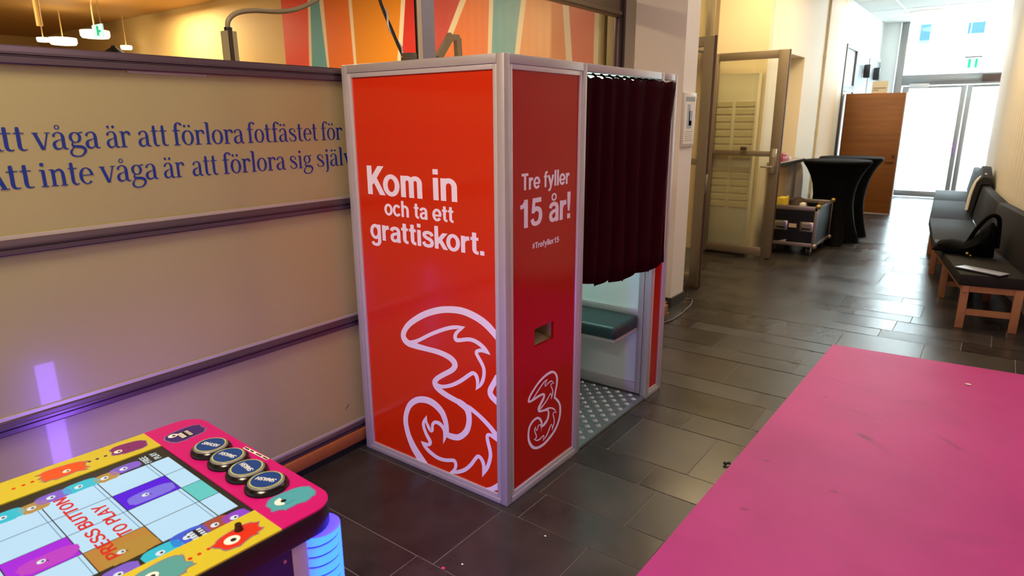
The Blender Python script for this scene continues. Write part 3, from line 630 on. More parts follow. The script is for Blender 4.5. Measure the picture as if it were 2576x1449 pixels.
for st in ([(-0.0497,0.7578,0.031),(-0.0778,0.7818,0.0345),(-0.1098,0.8037,0.0352),(-0.1532,0.8223,0.0337),(-0.2087,0.8354,0.0324),(-0.2581,0.8381,0.0309),(-0.3167,0.8316,0.0296),(-0.3773,0.8173,0.0294),(-0.4485,0.7897,0.0288),(-0.5141,0.7533,0.0281),(-0.5642,0.7163,0.0271),(-0.593,0.6828,0.0278),(-0.6024,0.656,0.0331),(-0.5938,0.6377,0.0358),(-0.57,0.6259,0.0324),(-0.5219,0.6227,0.0299),(-0.4574,0.6226,0.0257),(-0.3862,0.623,0.0259),(-0.3334,0.6163,0.0284),(-0.3017,0.6042,0.0323),(-0.2892,0.588,0.0334),(-0.2951,0.569,0.0262),(-0.3159,0.5497,0.0236),(-0.3619,0.5202,0.0232),(-0.3962,0.4954,0.0236),(-0.4132,0.4736,0.0287),(-0.4085,0.4581,0.0344),(-0.3902,0.4438,0.0317),(-0.3534,0.4301,0.0296),(-0.3127,0.421,0.0284),(-0.2686,0.4131,0.028)],
           [(-0.5788,0.6274,0.0193),(-0.5384,0.6381,0.0189),(-0.4982,0.6572,0.0171),(-0.4369,0.6923,0.0168),(-0.3692,0.7264,0.0174),(-0.312,0.75,0.0173),(-0.2724,0.7607,0.0164),(-0.247,0.7665,0.009),(-0.2239,0.7715,0.0006)],
           [(-0.2239,0.7715,0.0006),(-0.2473,0.7563,0.0103),(-0.2692,0.7397,0.0155),(-0.2816,0.7202,0.019),(-0.279,0.7052,0.0222),(-0.2627,0.7036,0.0177),(-0.2121,0.7179,0.0175),(-0.1781,0.7197,0.0191),(-0.1447,0.7099,0.0206),(-0.1192,0.6956,0.0202),(-0.103,0.6855,0.0111),(-0.0886,0.675,0.0007)],
           [(-0.0886,0.675,0.0007),(-0.1121,0.6826,0.0135),(-0.1342,0.6848,0.0168),(-0.1566,0.6778,0.0158),(-0.1644,0.6669,0.019),(-0.1554,0.6511,0.0192),(-0.1373,0.6275,0.0192),(-0.1262,0.6054,0.0187),(-0.1261,0.5746,0.0179),(-0.1353,0.5443,0.0171),(-0.1509,0.52,0.0122),(-0.1731,0.4954,0.0006)],
           [(-0.1731,0.4954,0.0007),(-0.1634,0.5216,0.0125),(-0.1617,0.544,0.0196),(-0.1688,0.5642,0.0212),(-0.1857,0.5711,0.0179),(-0.2091,0.5561,0.0177),(-0.2571,0.5179,0.0179),(-0.3103,0.4846,0.0175),(-0.3602,0.4647,0.0175),(-0.3936,0.4619,0.0199),(-0.4143,0.4683,0.0199)],
           [(-0.052,0.5879,0.0261),(-0.0761,0.5467,0.0256),(-0.0924,0.5146,0.0277),(-0.088,0.494,0.0323),(-0.068,0.479,0.0309),(-0.0463,0.4677,0.0303)],
           [(-0.2738,0.4148,0.033),(-0.2406,0.4041,0.0366),(-0.2212,0.3882,0.0365),(-0.2137,0.3574,0.0318),(-0.2165,0.3234,0.0298),(-0.2285,0.2901,0.0288),(-0.2518,0.2613,0.0273),(-0.2797,0.2406,0.0285),(-0.3099,0.2332,0.0309),(-0.3402,0.2316,0.0298),(-0.3518,0.2357,0.0286)],
           [(-0.2361,0.4079,0.0209),(-0.2055,0.4017,0.0237),(-0.1689,0.3876,0.0223),(-0.1287,0.3666,0.0236),(-0.0912,0.3416,0.0253),(-0.0644,0.3162,0.0288),(-0.0481,0.2978,0.0302)],
           [(-0.0481,0.296,0.0254),(-0.075,0.3039,0.0217),(-0.1002,0.3078,0.0164),(-0.1122,0.2979,0.0169),(-0.1101,0.2748,0.0204),(-0.0993,0.2379,0.0209),(-0.0964,0.2094,0.0192),(-0.1038,0.1754,0.0191),(-0.1182,0.1387,0.0164),(-0.1453,0.0876,0.0007)],
           [(-0.1453,0.0876,0.0008),(-0.1372,0.1208,0.0145),(-0.1352,0.1516,0.0212),(-0.1456,0.1744,0.0219),(-0.1629,0.1844,0.0181),(-0.1808,0.1683,0.0165),(-0.2062,0.1313,0.0174),(-0.2365,0.0979,0.0177),(-0.2693,0.0741,0.018),(-0.3071,0.0559,0.0165),(-0.3455,0.0385,0.0007)],
           [(-0.3455,0.0385,0.0007),(-0.3114,0.0662,0.0135),(-0.3002,0.0916,0.0179),(-0.3051,0.1114,0.0222),(-0.3238,0.1117,0.0179),(-0.3573,0.1005,0.0186),(-0.396,0.0947,0.0206),(-0.4298,0.0986,0.0223),(-0.4686,0.1126,0.0236),(-0.4975,0.1314,0.0193),(-0.5178,0.1478,0.0011)],
           [(-0.5178,0.1478,0.001),(-0.4919,0.1424,0.0158),(-0.4694,0.1443,0.0176),(-0.4564,0.1576,0.0202),(-0.4607,0.1709,0.0245),(-0.4792,0.1948,0.0223),(-0.4926,0.2224,0.0208),(-0.4954,0.2432,0.0194),(-0.4879,0.263,0.0147),(-0.4715,0.2931,0.0008)],
           [(-0.4715,0.2931,0.001),(-0.4756,0.2627,0.0129),(-0.4669,0.2418,0.0193),(-0.4506,0.224,0.0214),(-0.439,0.2325,0.0175),(-0.4369,0.2546,0.0167),(-0.4215,0.2727,0.0162),(-0.3974,0.2759,0.0211),(-0.3764,0.2667,0.0228),(-0.3617,0.2461,0.0232),(-0.3619,0.2191,0.0202),(-0.374,0.1785,0.0009)],
           [(-0.4982,0.026,0.0549),(-0.5367,0.0641,0.0495),(-0.5728,0.1054,0.0441),(-0.6007,0.1577,0.0359),(-0.6137,0.2145,0.0325),(-0.6067,0.2646,0.0288),(-0.5803,0.3155,0.0283),(-0.5403,0.3491,0.0293),(-0.4996,0.3655,0.0314),(-0.4553,0.3708,0.0351),(-0.4125,0.3615,0.0381),(-0.3757,0.3375,0.0373),(-0.3574,0.3048,0.0335),(-0.3495,0.269,0.0291),(-0.3522,0.226,0.0303)],
           [(-0.0402,0.0876,0.0309),(-0.0874,0.0523,0.021),(-0.131,0.0381,0.0037)]):
    LA.ribbon(fA, spline(st, 5))
LB = MB((1, 0, 0))
for st in ([(0.3834,0.3647,0.015),(0.39,0.397,0.0133),(0.4006,0.4262,0.0144),(0.4021,0.4585,0.0149),(0.392,0.4814,0.0122),(0.3694,0.4998,0.0108),(0.3393,0.5059,0.0137),(0.2965,0.502,0.0135),(0.2496,0.4874,0.0131),(0.2088,0.4647,0.013),(0.1847,0.4469,0.0138),(0.1748,0.4303,0.014),(0.1848,0.4216,0.01),(0.2142,0.4214,0.0126),(0.2554,0.4228,0.0125),(0.2844,0.4203,0.011),(0.2967,0.4094,0.0144),(0.29,0.3973,0.0172),(0.2716,0.3816,0.0179),(0.255,0.3654,0.0197),(0.2535,0.3538,0.0142),(0.2668,0.3442,0.0103),(0.2988,0.3364,0.0102),(0.325,0.3273,0.0085),(0.3329,0.3127,0.0119),(0.3321,0.2949,0.0157),(0.3214,0.2776,0.0164),(0.2998,0.2671,0.0167),(0.2757,0.2631,0.0089)],
           [(0.2988,0.3373,0.0094),(0.3287,0.3348,0.0081),(0.3591,0.3248,0.0066),(0.3818,0.3088,0.0059),(0.4033,0.2848,0.0007)],
           [(0.4033,0.2848,0.0006),(0.3793,0.2948,0.0053),(0.3721,0.2875,0.0067),(0.3799,0.2643,0.0071),(0.3821,0.2433,0.0084),(0.3734,0.2248,0.0089),(0.3642,0.2083,0.0013)],
           [(0.3642,0.2083,0.0012),(0.3667,0.2225,0.0052),(0.3579,0.2429,0.0036),(0.3469,0.234,0.0086),(0.3334,0.2161,0.0098),(0.3171,0.2011,0.0102),(0.2873,0.1877,0.0011)],
           [(0.2873,0.1877,0.0012),(0.2953,0.2037,0.0058),(0.2924,0.2138,0.0037),(0.279,0.2106,0.0074),(0.2576,0.2074,0.0078),(0.2364,0.2122,0.0054),(0.2144,0.2265,0.0006)],
           [(0.2144,0.2265,0.0008),(0.2321,0.2255,0.0076),(0.2336,0.2386,0.0064),(0.223,0.2587,0.006),(0.2203,0.2744,0.0072),(0.228,0.2858,0.0012)],
           [(0.228,0.2858,0.001),(0.2297,0.2722,0.0043),(0.2371,0.261,0.0041),(0.2438,0.268,0.0071),(0.249,0.2789,0.0071),(0.2622,0.28,0.0047),(0.273,0.2658,0.0064),(0.2743,0.2423,0.001)],
           [(0.2756,0.2647,0.0109),(0.2765,0.2824,0.0123),(0.2662,0.3029,0.0126),(0.2486,0.318,0.0105),(0.2277,0.323,0.0125),(0.1995,0.3166,0.014),(0.1792,0.2993,0.0147),(0.1717,0.2705,0.0134),(0.1759,0.2366,0.0143),(0.1949,0.204,0.0144),(0.2209,0.1818,0.0129),(0.258,0.1698,0.0137),(0.3012,0.1693,0.0154),(0.3451,0.1808,0.0157),(0.3842,0.1984,0.0165),(0.4122,0.2244,0.0167),(0.4298,0.2582,0.0164),(0.4322,0.298,0.0157),(0.4241,0.323,0.013),(0.4046,0.3486,0.0119),(0.3794,0.3695,0.0077)],
           [(0.1964,0.4223,0.0116),(0.2116,0.4299,0.009),(0.2447,0.4513,0.008),(0.2916,0.4761,0.0076),(0.3219,0.4823,0.0009)],
           [(0.3219,0.4823,0.0011),(0.3065,0.47,0.0078),(0.3013,0.4622,0.0077),(0.3052,0.4529,0.0047),(0.3239,0.4592,0.0069),(0.351,0.4618,0.0056),(0.3778,0.4432,0.0006)],
           [(0.3778,0.4432,0.0007),(0.3524,0.4468,0.0058),(0.3487,0.4393,0.0057),(0.3617,0.4169,0.0066),(0.3644,0.393,0.0083),(0.3516,0.3708,0.0012)],
           [(0.3516,0.3708,0.0011),(0.3534,0.3904,0.0061),(0.3455,0.4014,0.0063),(0.3197,0.3832,0.0086),(0.2877,0.3659,0.008),(0.2603,0.3563,0.0095)]):
    LB.ribbon(fB, spline(st, 5))
obj('numeral_logo', LA, M['white_vinyl'], fp)
obj('numeral_logo', LB, M['white_vinyl'], spn)

# ------------------------------------------------------------------ glazed double door standing open into the corridor
def leaf(name, hinge, free, H, lock_rail=1.22, handed=1):
    """Aluminium glazed door leaf from hinge (x, y) to free (x, y)."""
    h, f = Vector((hinge[0], hinge[1], 0)), Vector((free[0], free[1], 0)); d = (f - h); L_ = d.length; d.normalize(); n = Vector((-d.y, d.x, 0))
    if n.y > 0: n = -n
    T = .052; Z = Vector((0, 0, 1))
    D = struct(name)
    def bx(a0, a1, z0, z1, t0=-T / 2, t1=T / 2):
        p_ = [h + d * a + n * t for a, t in ((a0, t0), (a1, t0), (a1, t1), (a0, t1))]
        return MB().hexa([q + Z * z0 for q in p_], [q + Z * z1 for q in p_])
    obj('stile', bx(0, .085, .012, H), M['bronze'], D, bev=.004); obj('stile', bx(L_ - .115, L_, .012, H), M['bronze'], D, bev=.004)
    obj('top_rail', bx(.085, L_ - .115, H - .085, H), M['bronze'], D, bev=.003); obj('bottom_rail', bx(.085, L_ - .115, .03, .125), M['bronze'], D, bev=.003)
    obj('middle_rail', bx(.085, L_ - .115, lock_rail - .03, lock_rail + .03), M['bronze'], D, bev=.003)
    obj('glass_pane', bx(.08, L_ - .11, .12, lock_rail - .028, -.004, .004), M['glass'], D)
    obj('glass_pane', bx(.08, L_ - .11, lock_rail + .028, H - .08, -.004, .004), M['glass'], D)
    obj('edge_seal', bx(L_, L_ + .006, .012, H, -.012, .012), M['bronze_dk'], D)
    return D, bx, L_
D2, bx, L2 = leaf('door_2', (-1.40, 5.90), (-.522, 5.86), 2.345)
lk = obj('lock_case', bx(L2 - .10, L2 - .03, 1.00, 1.28, .026, .040), M['chrome'], D2, bev=.004)
obj('thumb_turn', bx(L2 - .075, L2 - .05, 1.17, 1.20, .04, .062), M['chrome'], lk, bev=.003)
obj('lever_handle', bx(L2 - .19, L2 - .06, 1.065, 1.085, .055, .075), M['chrome'], lk, bev=.004)
obj('lever_neck', bx(L2 - .075, L2 - .055, 1.065, 1.085, .04, .058), M['chrome'], lk)
obj('key_box', bx(.43, .50, 1.255, 1.295, .026, .05), M['bronze_dk'], D2, bev=.003)
obj('foot_bolt', bx(L2 - .10, L2 - .08, .0, .03, .01, .03), M['chrome'], D2)
D3, bx, L3 = leaf('door_3', (-1.43, 4.34), (-.705, 4.055), 2.335)
obj('latch_plate', bx(L3, L3 + .008, .93, 1.11, -.014, .014), M['chrome'], D3)
obj('pull_handle', bx(L3 - .16, L3 - .145, 1.62, 1.80, .03, .045), M['chrome'], D3, bev=.003)
obj('floor_bolt', bx(L3 - .04, L3 - .02, .0, .03, .0, .02), M['brass'], D3)
# frame of that doorway, with its transom light
mb = MB(); mb.box(-1.52, -1.42, 5.94, 6.08, 0, 3.47); mb.box(-1.52, -1.42, 4.26, 4.30, 0, 3.47); mb.box(-1.52, -1.42, 4.30, 5.94, 2.36, 2.45); mb.box(-1.52, -1.42, 4.30, 5.94, 3.40, 3.47)
tr2 = struct('trim_2', mb, M['bronze'], bev=.004)
obj('transom_pane', MB().box(-1.475, -1.468, 4.30, 5.94, 2.45, 3.40), M['glass'], tr2)
mb = MB(); mb.box(-1.75, -1.43, 6.0, 6.08, 0, 3.47); mb.box(-4.8, -4.7, 4.24, 7.6, 0, 3.47); mb.box(-4.8, -1.6, 7.5, 7.6, 0, 3.47); mb.box(-1.75, -1.65, 6.1, 7.6, 0, 3.47)
struct('wall_vestibule', mb, M['room_yel'])
# cabinet seen through the door glass
t = thing('mail_cabinet', 'tall cream cabinet with rows of slots behind the open glass door', 'cabinet', (-1.10, 6.04, 0))
# (stands against the return wall)
obj('body', MB().box(-1.385, -.86, 5.955, 6.075, .05, 2.12), mat('cream_cabinet', '#e6dcb6', .5), t, bev=.006)
obj('plinth', MB().box(-1.375, -.87, 5.97, 6.075, 0, .05), M['bronze_dk'], t)
sm_ = mat('cream_slot', '#dccf9f', .5)
for zb in [1.75 - .085 * i for i in range(8)] + [1.0 - .085 * i for i in range(6)]:
    for xa in (-1.36, -1.10): obj('slot_flap', MB().box(xa, xa + .22, 5.945, 5.956, zb, zb + .055), sm_, t)
# framed notice on the column
t = thing('framed_notice', 'white framed notice with pale blue print on the column behind the booth', 'notice', (-.668, 3.405, 1.38))
obj('frame', MB().box(-.669, -.652, 3.285, 3.545, 1.385, 1.825), mat('white_frame', '#cfc8b8', .4), t, bev=.004)
obj('paper', MB().box(-.654, -.6505, 3.305, 3.525, 1.41, 1.80), M['paper'], t)
mb = MB(); mb.box(-.6505, -.6498, 3.315, 3.515, 1.755, 1.79); obj('heading_band', mb, mat('grey_print', '#8c9898', .6), t)
mb = MB(); mb.box(-.6505, -.6498, 3.36, 3.42, 1.60, 1.73); mb.box(-.6505, -.6498, 3.40, 3.47, 1.56, 1.68); mb.box(-.6505, -.6498, 3.36, 3.46, 1.535, 1.60); obj('picture_print', mb, mat('blue_print', '#9fa6b4', .6), t)
mb = MB()
for i in range(5): mb.box(-.6505, -.6498, 3.33, 3.50 - .02 * (i % 2), 1.435 + .018 * i, 1.442 + .018 * i)
obj('text_lines', mb, mat('pale_print', '#b5b19d', .6), t)

# wrapped goods on a pallet behind the booth
t = thing('pallet', 'raw pine pallet on the floor behind the booth, under plastic wrapping', 'pallet', (-.98, 2.6, 0))
for yy in (2.25, 2.62, 2.98): obj('block', MB().box(-1.2, -.60, yy, yy + .09, .012, .085), M['ply'], t)
for xx in (-1.2, -1.05, -.90, -.75): obj('deck_board', MB().box(xx, xx + .125, 2.22, 3.10, .085, .103), M['ply'], t)
for xx in (-1.2, -.725): obj('bottom_board', MB().box(xx, xx + .125, 2.22, 3.10, 0, .012), M['ply'], t)
rg = []
for i in range(19):
    z = .104 + i * .04; ring = []
    for j in range(56):
        a = 2 * PI * j / 56; k_ = 1 / max(abs(math.cos(a)), abs(math.sin(a)))
        k_ = min(k_, 1.28); jit = random.uniform(-.016, .016) * (0 if i == 0 else 1)
        ring.append((-.905 + (.285 + jit) * k_ * math.cos(a), 2.66 + (.40 + jit) * k_ * math.sin(a), z))
    rg.append(ring)
pm = mat('crinkled_plastic', '#cfcdd0', .16, 0, .9, coat=.6)
o = obj('plastic_wrapped_stack', MB().ring(rg), pm); tag(o, 'crinkled clear plastic wrapped stack on the pallet behind the booth', 'wrapped stack')
t = obj('power_cable', MB().tube(spline([(-.655, 3.60, .008), (-.60, 3.61, .007), (-.545, 3.45, .007), (-.505, 3.15, .007), (-.50, 2.92, .007), (-.53, 2.75, .007), (-.56, 2.3, .007)], 8), .006, 8), mat('grey_cable', '#55524e', .5), smooth=True)
tag(t, 'thin grey power cable looping over the floor beside the column', 'cable')
t = obj('door_cable', MB().tube(spline([(-.66, 3.63, .006), (-.72, 3.80, .006), (-.80, 3.98, .006), (-.90, 4.3, .006), (-1.0, 5.0, .006)], 6), .006, 8), M['rubber'], smooth=True)
tag(t, 'black cable on the floor running through the open doorway', 'cable')

# ------------------------------------------------------------------ corridor wall things
t = thing('wall_conduit', 'thin cream pipe with clips running up the corridor wall', 'pipe', (-.79, 8.86, 0))
obj('pipe', MB().cyl((-.80, 8.865, 0), (-.80, 8.865, 3.47), .013, n=8), M['wall_yel'], t, smooth=True)
for z in (.45, 1.40, 2.48): obj('clip', MB().box(-.825, -.78, 8.84, 8.89, z, z + .03), M['wall_yel'], t)
t = thing('wall_counter', 'narrow silver edged counter along the corridor wall above the flight case', 'counter', (-.75, 7.1, 0))
obj('worktop', MB().box(-.84, -.665, 6.42, 7.66, 1.035, 1.085), mat('grey_worktop', '#9a9088', .4), t, bev=.004)
obj('edge_strip', MB().box(-.666, -.655, 6.42, 7.66, 1.04, 1.083), M['chrome'], t)
obj('front_panel', MB().box(-.82, -.745, 6.46, 7.62, 0, 1.035), mat('tan_panel', '#b59c74', .5), t)
poly = [(-.82, 0)] + [(-.72 + .10 * math.cos(a), 0.99 + .06 * math.sin(a)) for a in (PI / 2, PI / 3, PI / 6, 0)] + [(-.615, .85), (-.60, .6), (-.60, 0)]
obj('rounded_end', MB().prism([(-.82, 0), (-.82, 1.05), (-.74, 1.05), (-.715, 1.03), (-.685, .95), (-.67, .8), (-.665, .4), (-.665, 0)], lambda a, b, d: (a, d, b), 7.68, 7.72), M['wall_white'], t, bev=.004)
o = obj('red_stand', MB().box(-.80, -.69, 6.62, 6.95, 1.086, 1.150).box(-.77, -.71, 6.68, 6.9, 1.15, 1.185), M['red'], bev=.008); tag(o, 'red plastic tray lying on the narrow wall counter', 'tray')
o = obj('white_card', MB().box(-.735, -.70, 6.97, 7.12, 1.0865, 1.125), M['paper'], bev=.003); tag(o, 'small white card box beside the red tray on the wall counter', 'box')

# flight case
t = thing('flight_case', 'open black flight case with metal edges on castors beside the glass door', 'flight case', (-.41, 6.65, 0))
x0, x1, y0, y1, z0, z1 = -.70, -.145, 6.27, 7.10, .13, .60
for nm, b in (('front_panel', (x0, x1, y0, y0 + .012, z0, z1)), ('side_panel', (x1 - .012, x1, y0 + .012, y1 - .012, z0, z1)), ('side_panel', (x0, x0 + .012, y0 + .012, y1 - .012, z0, z1)), ('rear_panel', (x0, x1, y1 - .012, y1, z0, z1)), ('bottom', (x0 + .012, x1 - .012, y0 + .012, y1 - .012, z0, z0 + .012))):
    pp = obj(nm, MB().box(*b), M['case_lam'], t)
    if nm == 'front_panel': fpn = pp
e = .032
for (a, b, c, d_, g, h) in ((x0 - .004, x0 + e, y0 - .006, y0 + e, z0, z1), (x1 - e, x1 + .004, y0 - .006, y0 + e, z0, z1), (x0 - .004, x0 + e, y1 - e, y1 + .004, z0, z1), (x1 - e, x1 + .004, y1 - e, y1 + .004, z0, z1)):
    obj('corner_edging', MB().box(a, b, c, d_, g, h), M['case_alu'], t, bev=.004)
for (a, b, c, d_, g, h) in ((x0, x1, y0 - .006, y0 + .02, z0 - .012, z0 + .030), (x0, x1, y0 - .006, y0 + .02, z1 - .052, z1), (x0, x1, y1 - .02, y1 + .004, z1 - .052, z1), (x1 - .02, x1 + .004, y0 + .02, y1 - .02, z1 - .036, z1), (x0 - .004, x0 + .02, y0 + .02, y1 - .02, z1 - .036, z1), (x1 - .02, x1 + .004, y0 + .02, y1 - .02, z0 - .012, z0 + .03)):
    obj('rail_edging', MB().box(a, b, c, d_, g, h), M['case_alu'], t, bev=.004)
for a in (x0, x1):
    for b in (y0, y1):
        for c in (z0, z1): obj('ball_corner', MB().ball((a, b, c), .030), M['brass'] if c == z1 else M['case_alu'], t, smooth=True)
for a in (-.615, -.325):
    hd = obj('recessed_handle', MB().box(a, a + .15, y0 - .010, y0 - .001, .30, .415), M['chrome'], t, bev=.004)
    obj('handle_dish', MB().box(a + .018, a + .132, y0 - .0125, y0 - .0095, .325, .39), M['case_alu'], hd)
    obj('handle_grip', MB().box(a + .025, a + .125, y0 - .020, y0 - .012, .325, .345), M['black'], hd, bev=.003)
obj('label_plate', MB().box(-.452, -.365, y0 - .003, y0 - .0005, .338, .385), mat('cream_label', '#d8bb94', .5), t)
obj('torn_sticker', MB().prism([(-.56, .155), (-.47, .145), (-.465, .19), (-.53, .17)], lambda a, b, d: (a, d, b), y0 - .003, y0 - .0005), mat('tan_sticker', '#b8a184', .6), t)
for a in (x0 + .07, x1 - .07):
    for b in (y0 + .08, y1 - .08):
        c_ = obj('castor', MB().cyl((a - .016, b, .052), (a + .016, b, .052), .05, n=20), M['rubber'], t, smooth=True)
        obj('castor_fork', MB().box(a - .026, a - .020, b - .03, b + .03, .045, .118).box(a + .020, a + .026, b - .03, b + .03, .045, .118).box(a - .035, a + .035, b - .045, b + .045, .110, .118), M['case_alu'], c_)
o = obj('yellow_box', MB().box(-.66, -.565, 6.40, 6.62, .143, .665), M['yellow'], bev=.004); tag(o, 'yellow cardboard box standing in the open flight case', 'box')
o = obj('cream_pouch', MB().box(-.40, -.335, 6.45, 6.55, .143, .615), M['paper'], bev=.02); tag(o, 'cream pouch standing in the middle of the open flight case', 'pouch')
o = obj('tan_roll', MB().cyl((-.215, 6.75, .143), (-.215, 6.75, .60), .035, n=14), M['brass'], smooth=True); tag(o, 'tan roll standing in the right part of the open flight case', 'roll')
o = obj('dark_bag', MB().ball((-.50, 6.86, .395), .14, .17, .25), mat('dark_brown_cloth', '#3a2a20', .8), smooth=True); tag(o, 'dark brown bag bulging out of the open flight case', 'bag')

# cocktail tables under stretch covers
def cocktail_table(name, label, loc):
    t = thing(name, label, 'table', loc, rotz=PI / 4 - .35, group='black covered cocktail tables')
    prof = [(.405, 1.075), (.410, 1.06), (.398, 1.035), (.352, .97), (.305, .88), (.268, .77), (.248, .64), (.245, .50), (.258, .36), (.282, .22), (.312, .10), (.335, 0)]
    rg = []
    for i, (r, z) in enumerate(prof):
        ring = []
        for j in range(64):
            a = 2 * PI * j / 64; f = (math.cos(4 * a) + 1) / 2; q = max(0, (0.75 - z) / .75) ** 1.5
            rad = r * (1 - .34 * q * (1 - f)) + .05 * q * f ** 3
            zz_ = z + (.085 * (1 - f) ** .8 if i == len(prof) - 1 else .03 * (1 - f) if i == len(prof) - 2 else 0)
            ring.append((rad * math.cos(a), rad * math.sin(a), zz_))
        rg.append(ring)
    mb = MB().ring(rg, caps=False)
    cv_ = obj('stretch_cover', mb, M['black_cloth'], t, smooth=True, local=True)
    obj('tabletop', MB().lathe([(.40, 1.066), (.404, 1.078), (.39, 1.084)], (0, 0, 0), 48), M['black_cloth'], t, smooth=True, local=True)
    obj('column', MB().cyl((0, 0, .06), (0, 0, 1.06), .03), M['chrome'], t, smooth=True, local=True)
    for j in range(4):
        a = PI / 2 * j; obj('foot', MB().bar((.03 * math.cos(a), .03 * math.sin(a), .05), (.35 * math.cos(a), .35 * math.sin(a), .02), .04, .03), M['rubber'], t, local=True)
    return t
ct = cocktail_table('cocktail_table', 'black covered round cocktail table, the nearer one, right behind the flight case', (-.215, 7.46, 0))
dup(ct, (-.195, 8.29, 0), PI / 4 + .25, 'black covered round cocktail table, the farther one, in front of the wooden door')

# ------------------------------------------------------------------ lobby: wooden door, dark doors, signs
wm = bpy.data.materials.new('veneered_wood'); wm.use_nodes = True; nt = wm.node_tree; p = nt.nodes['Principled BSDF']; p.inputs['Roughness'].default_value = .42
tc = nt.nodes.new('ShaderNodeTexCoord'); mp = nt.nodes.new('ShaderNodeMapping'); mp.inputs['Scale'].default_value = (.7, 1, 9)
ns = nt.nodes.new('ShaderNodeTexNoise'); ns.inputs['Scale'].default_value = 2.2; ns.inputs['Detail'].default_value = 6
cr = nt.nodes.new('ShaderNodeValToRGB'); cr.color_ramp.elements[0].position = .3; cr.color_ramp.elements[0].color = C('#7e4817'); cr.color_ramp.elements[1].position = .7; cr.color_ramp.elements[1].color = C('#92571f')
nt.links.new(tc.outputs['Object'], mp.inputs['Vector']); nt.links.new(mp.outputs[0], ns.inputs['Vector']); nt.links.new(ns.outputs['Fac'], cr.inputs['Fac']); nt.links.new(cr.outputs[0], p.inputs['Base Color'])
D4 = struct('door_4')
obj('door_leaf', MB().box(-.80, .093, 10.75, 10.795, .012, 2.012), wm, D4, bev=.003)
obj('pale_edge', MB().box(.0935, .108, 10.745, 10.80, .012, 2.012), M['alu_lip'], D4)
obj('kick_strip', MB().box(-.80, .108, 10.742, 10.802, 0, .014), M['alu_lip'], D4)
hp = obj('lock_rose', MB().cyl((.035, 10.735, .98), (.035, 10.75, .98), .022, n=14), mat('dark_bronze', '#5a3318', .4, .6), D4)
obj('door_handle', MB().bar((.04, 10.715, .885), (-.07, 10.715, .885), .022, .018).bar((.035, 10.715, .885), (.035, 10.75, .885), .02), mat('dark_bronze_lever', '#5a3318', .4, .6), D4, bev=.004)
t = thing('paper_notice', 'cream notice with two printed lines sticking up behind the wooden door', 'notice', (-.30, 10.81, 1.9))
obj('sheet', MB().box(-.425, -.19, 10.797, 10.803, 1.85, 2.205), mat('cream_notice', '#d9c59c', .6), t)
mb = MB()
for z in (2.085, 2.05): mb.box(-.41, -.215 if z > 2.06 else -.32, 10.7958, 10.797, z, z + .016)
obj('printed_lines', mb, mat('brown_print', '#8d7d5c', .6), t)
# glazed door set at the near end of the lobby wall
D5 = struct('door_5')
mb = MB(); mb.box(-.86, -.80, 10.42, 10.50, 0, 2.80); mb.box(-.86, -.80, 11.34, 11.42, 0, 2.80); mb.box(-.86, -.80, 10.50, 11.34, 2.05, 2.16); mb.box(-.86, -.80, 10.50, 11.34, 2.74, 2.80)
obj('door_frame', mb, mat('dark_frame', '#3f3b38', .4), D5, bev=.004)
obj('overlight', MB().box(-.845, -.838, 10.50, 11.34, 2.16, 2.74), mat('overlight_reflection_white', '#f4fbfb', .15), D5)  # glass pane, its daylight reflection painted in as opaque white
obj('dark_leaf', MB().box(-.86, -.82, 10.50, 11.34, .01, 2.05), mat('taupe_leaf', '#6f665c', .35), D5)
D6 = struct('door_6')
gl_ = mat('grey_glass_wall', '#b9c3cc', .18, 0, .6)
for i, (a, b) in enumerate(((11.44, 12.72), (12.80, 14.0))):
    obj('glazed_panel', MB().box(-.835, -.812, a, b, .05, 2.72), gl_, D6)
    obj('panel_joint', MB().box(-.835, -.806, b - .02, b, .05, 2.72), M['black'], D6)
mb = MB(); mb.box(-.84, -.80, 11.42, 14.0, 2.72, 2.80); mb.box(-.84, -.80, 12.72, 12.80, 0, 2.72); obj('white_frame', mb, M['wall_cool'], D6)
def wall_sign(loc, label):
    t = thing('wall_sign', label, 'sign', loc, group='black projecting wall signs')
    obj('sign_body', MB().box(0, .115, -.05, .05, -.12, .12), M['black'], t, bev=.02, local=True)
    obj('bracket', MB().box(-.015, .0, -.02, .02, -.04, .04), M['chrome'], t, local=True)
    return t
ws = wall_sign((-.80, 12.15, 2.45), 'small black projecting sign on the pale lobby wall, the nearer of two')
dup(ws, (-.80, 13.25, 2.455), 0, 'small black projecting sign on the pale lobby wall, the farther of two')
# entrance glazing
fr = M['steel_fr']
YF = 14.0
D7 = struct('door_7')
obj('stile', MB().box(-.34, -.22, YF - .03, YF + .03, .01, 2.23), fr, D7, bev=.004); obj('stile', MB().box(.665, .755, YF - .03, YF + .03, .01, 2.23), fr, D7, bev=.004)
obj('bottom_rail', MB().box(-.22, .665, YF - .03, YF + .03, .01, .13), fr, D7, bev=.004); obj('top_rail', MB().box(-.22, .665, YF - .03, YF + .03, 2.18, 2.23), fr, D7, bev=.004)
obj('glass_pane', MB().box(-.225, .67, YF - .006, YF + .006, .12, 2.185), M['glass_out'], D7)
h7 = obj('lever_plate', MB().box(.69, .73, YF - .045, YF - .03, .90, 1.16), M['chrome'], D7)
obj('lever_handle', MB().bar((.71, YF - .08, 1.02), (.60, YF - .08, 1.03), .02).bar((.71, YF - .08, 1.02), (.71, YF - .04, 1.02), .02), M['chrome'], h7)
obj('door_closer', MB().box(-.22, .12, YF - .07, YF - .03, 2.20, 2.275), M['alu_lip'], D7, bev=.006)
D8 = struct('door_8')
obj('stile', MB().box(.765, .855, YF - .03, YF + .03, .01, 2.23), fr, D8, bev=.004); obj('stile', MB().box(1.76, 1.85, YF - .03, YF + .03, .01, 2.23), fr, D8, bev=.004)
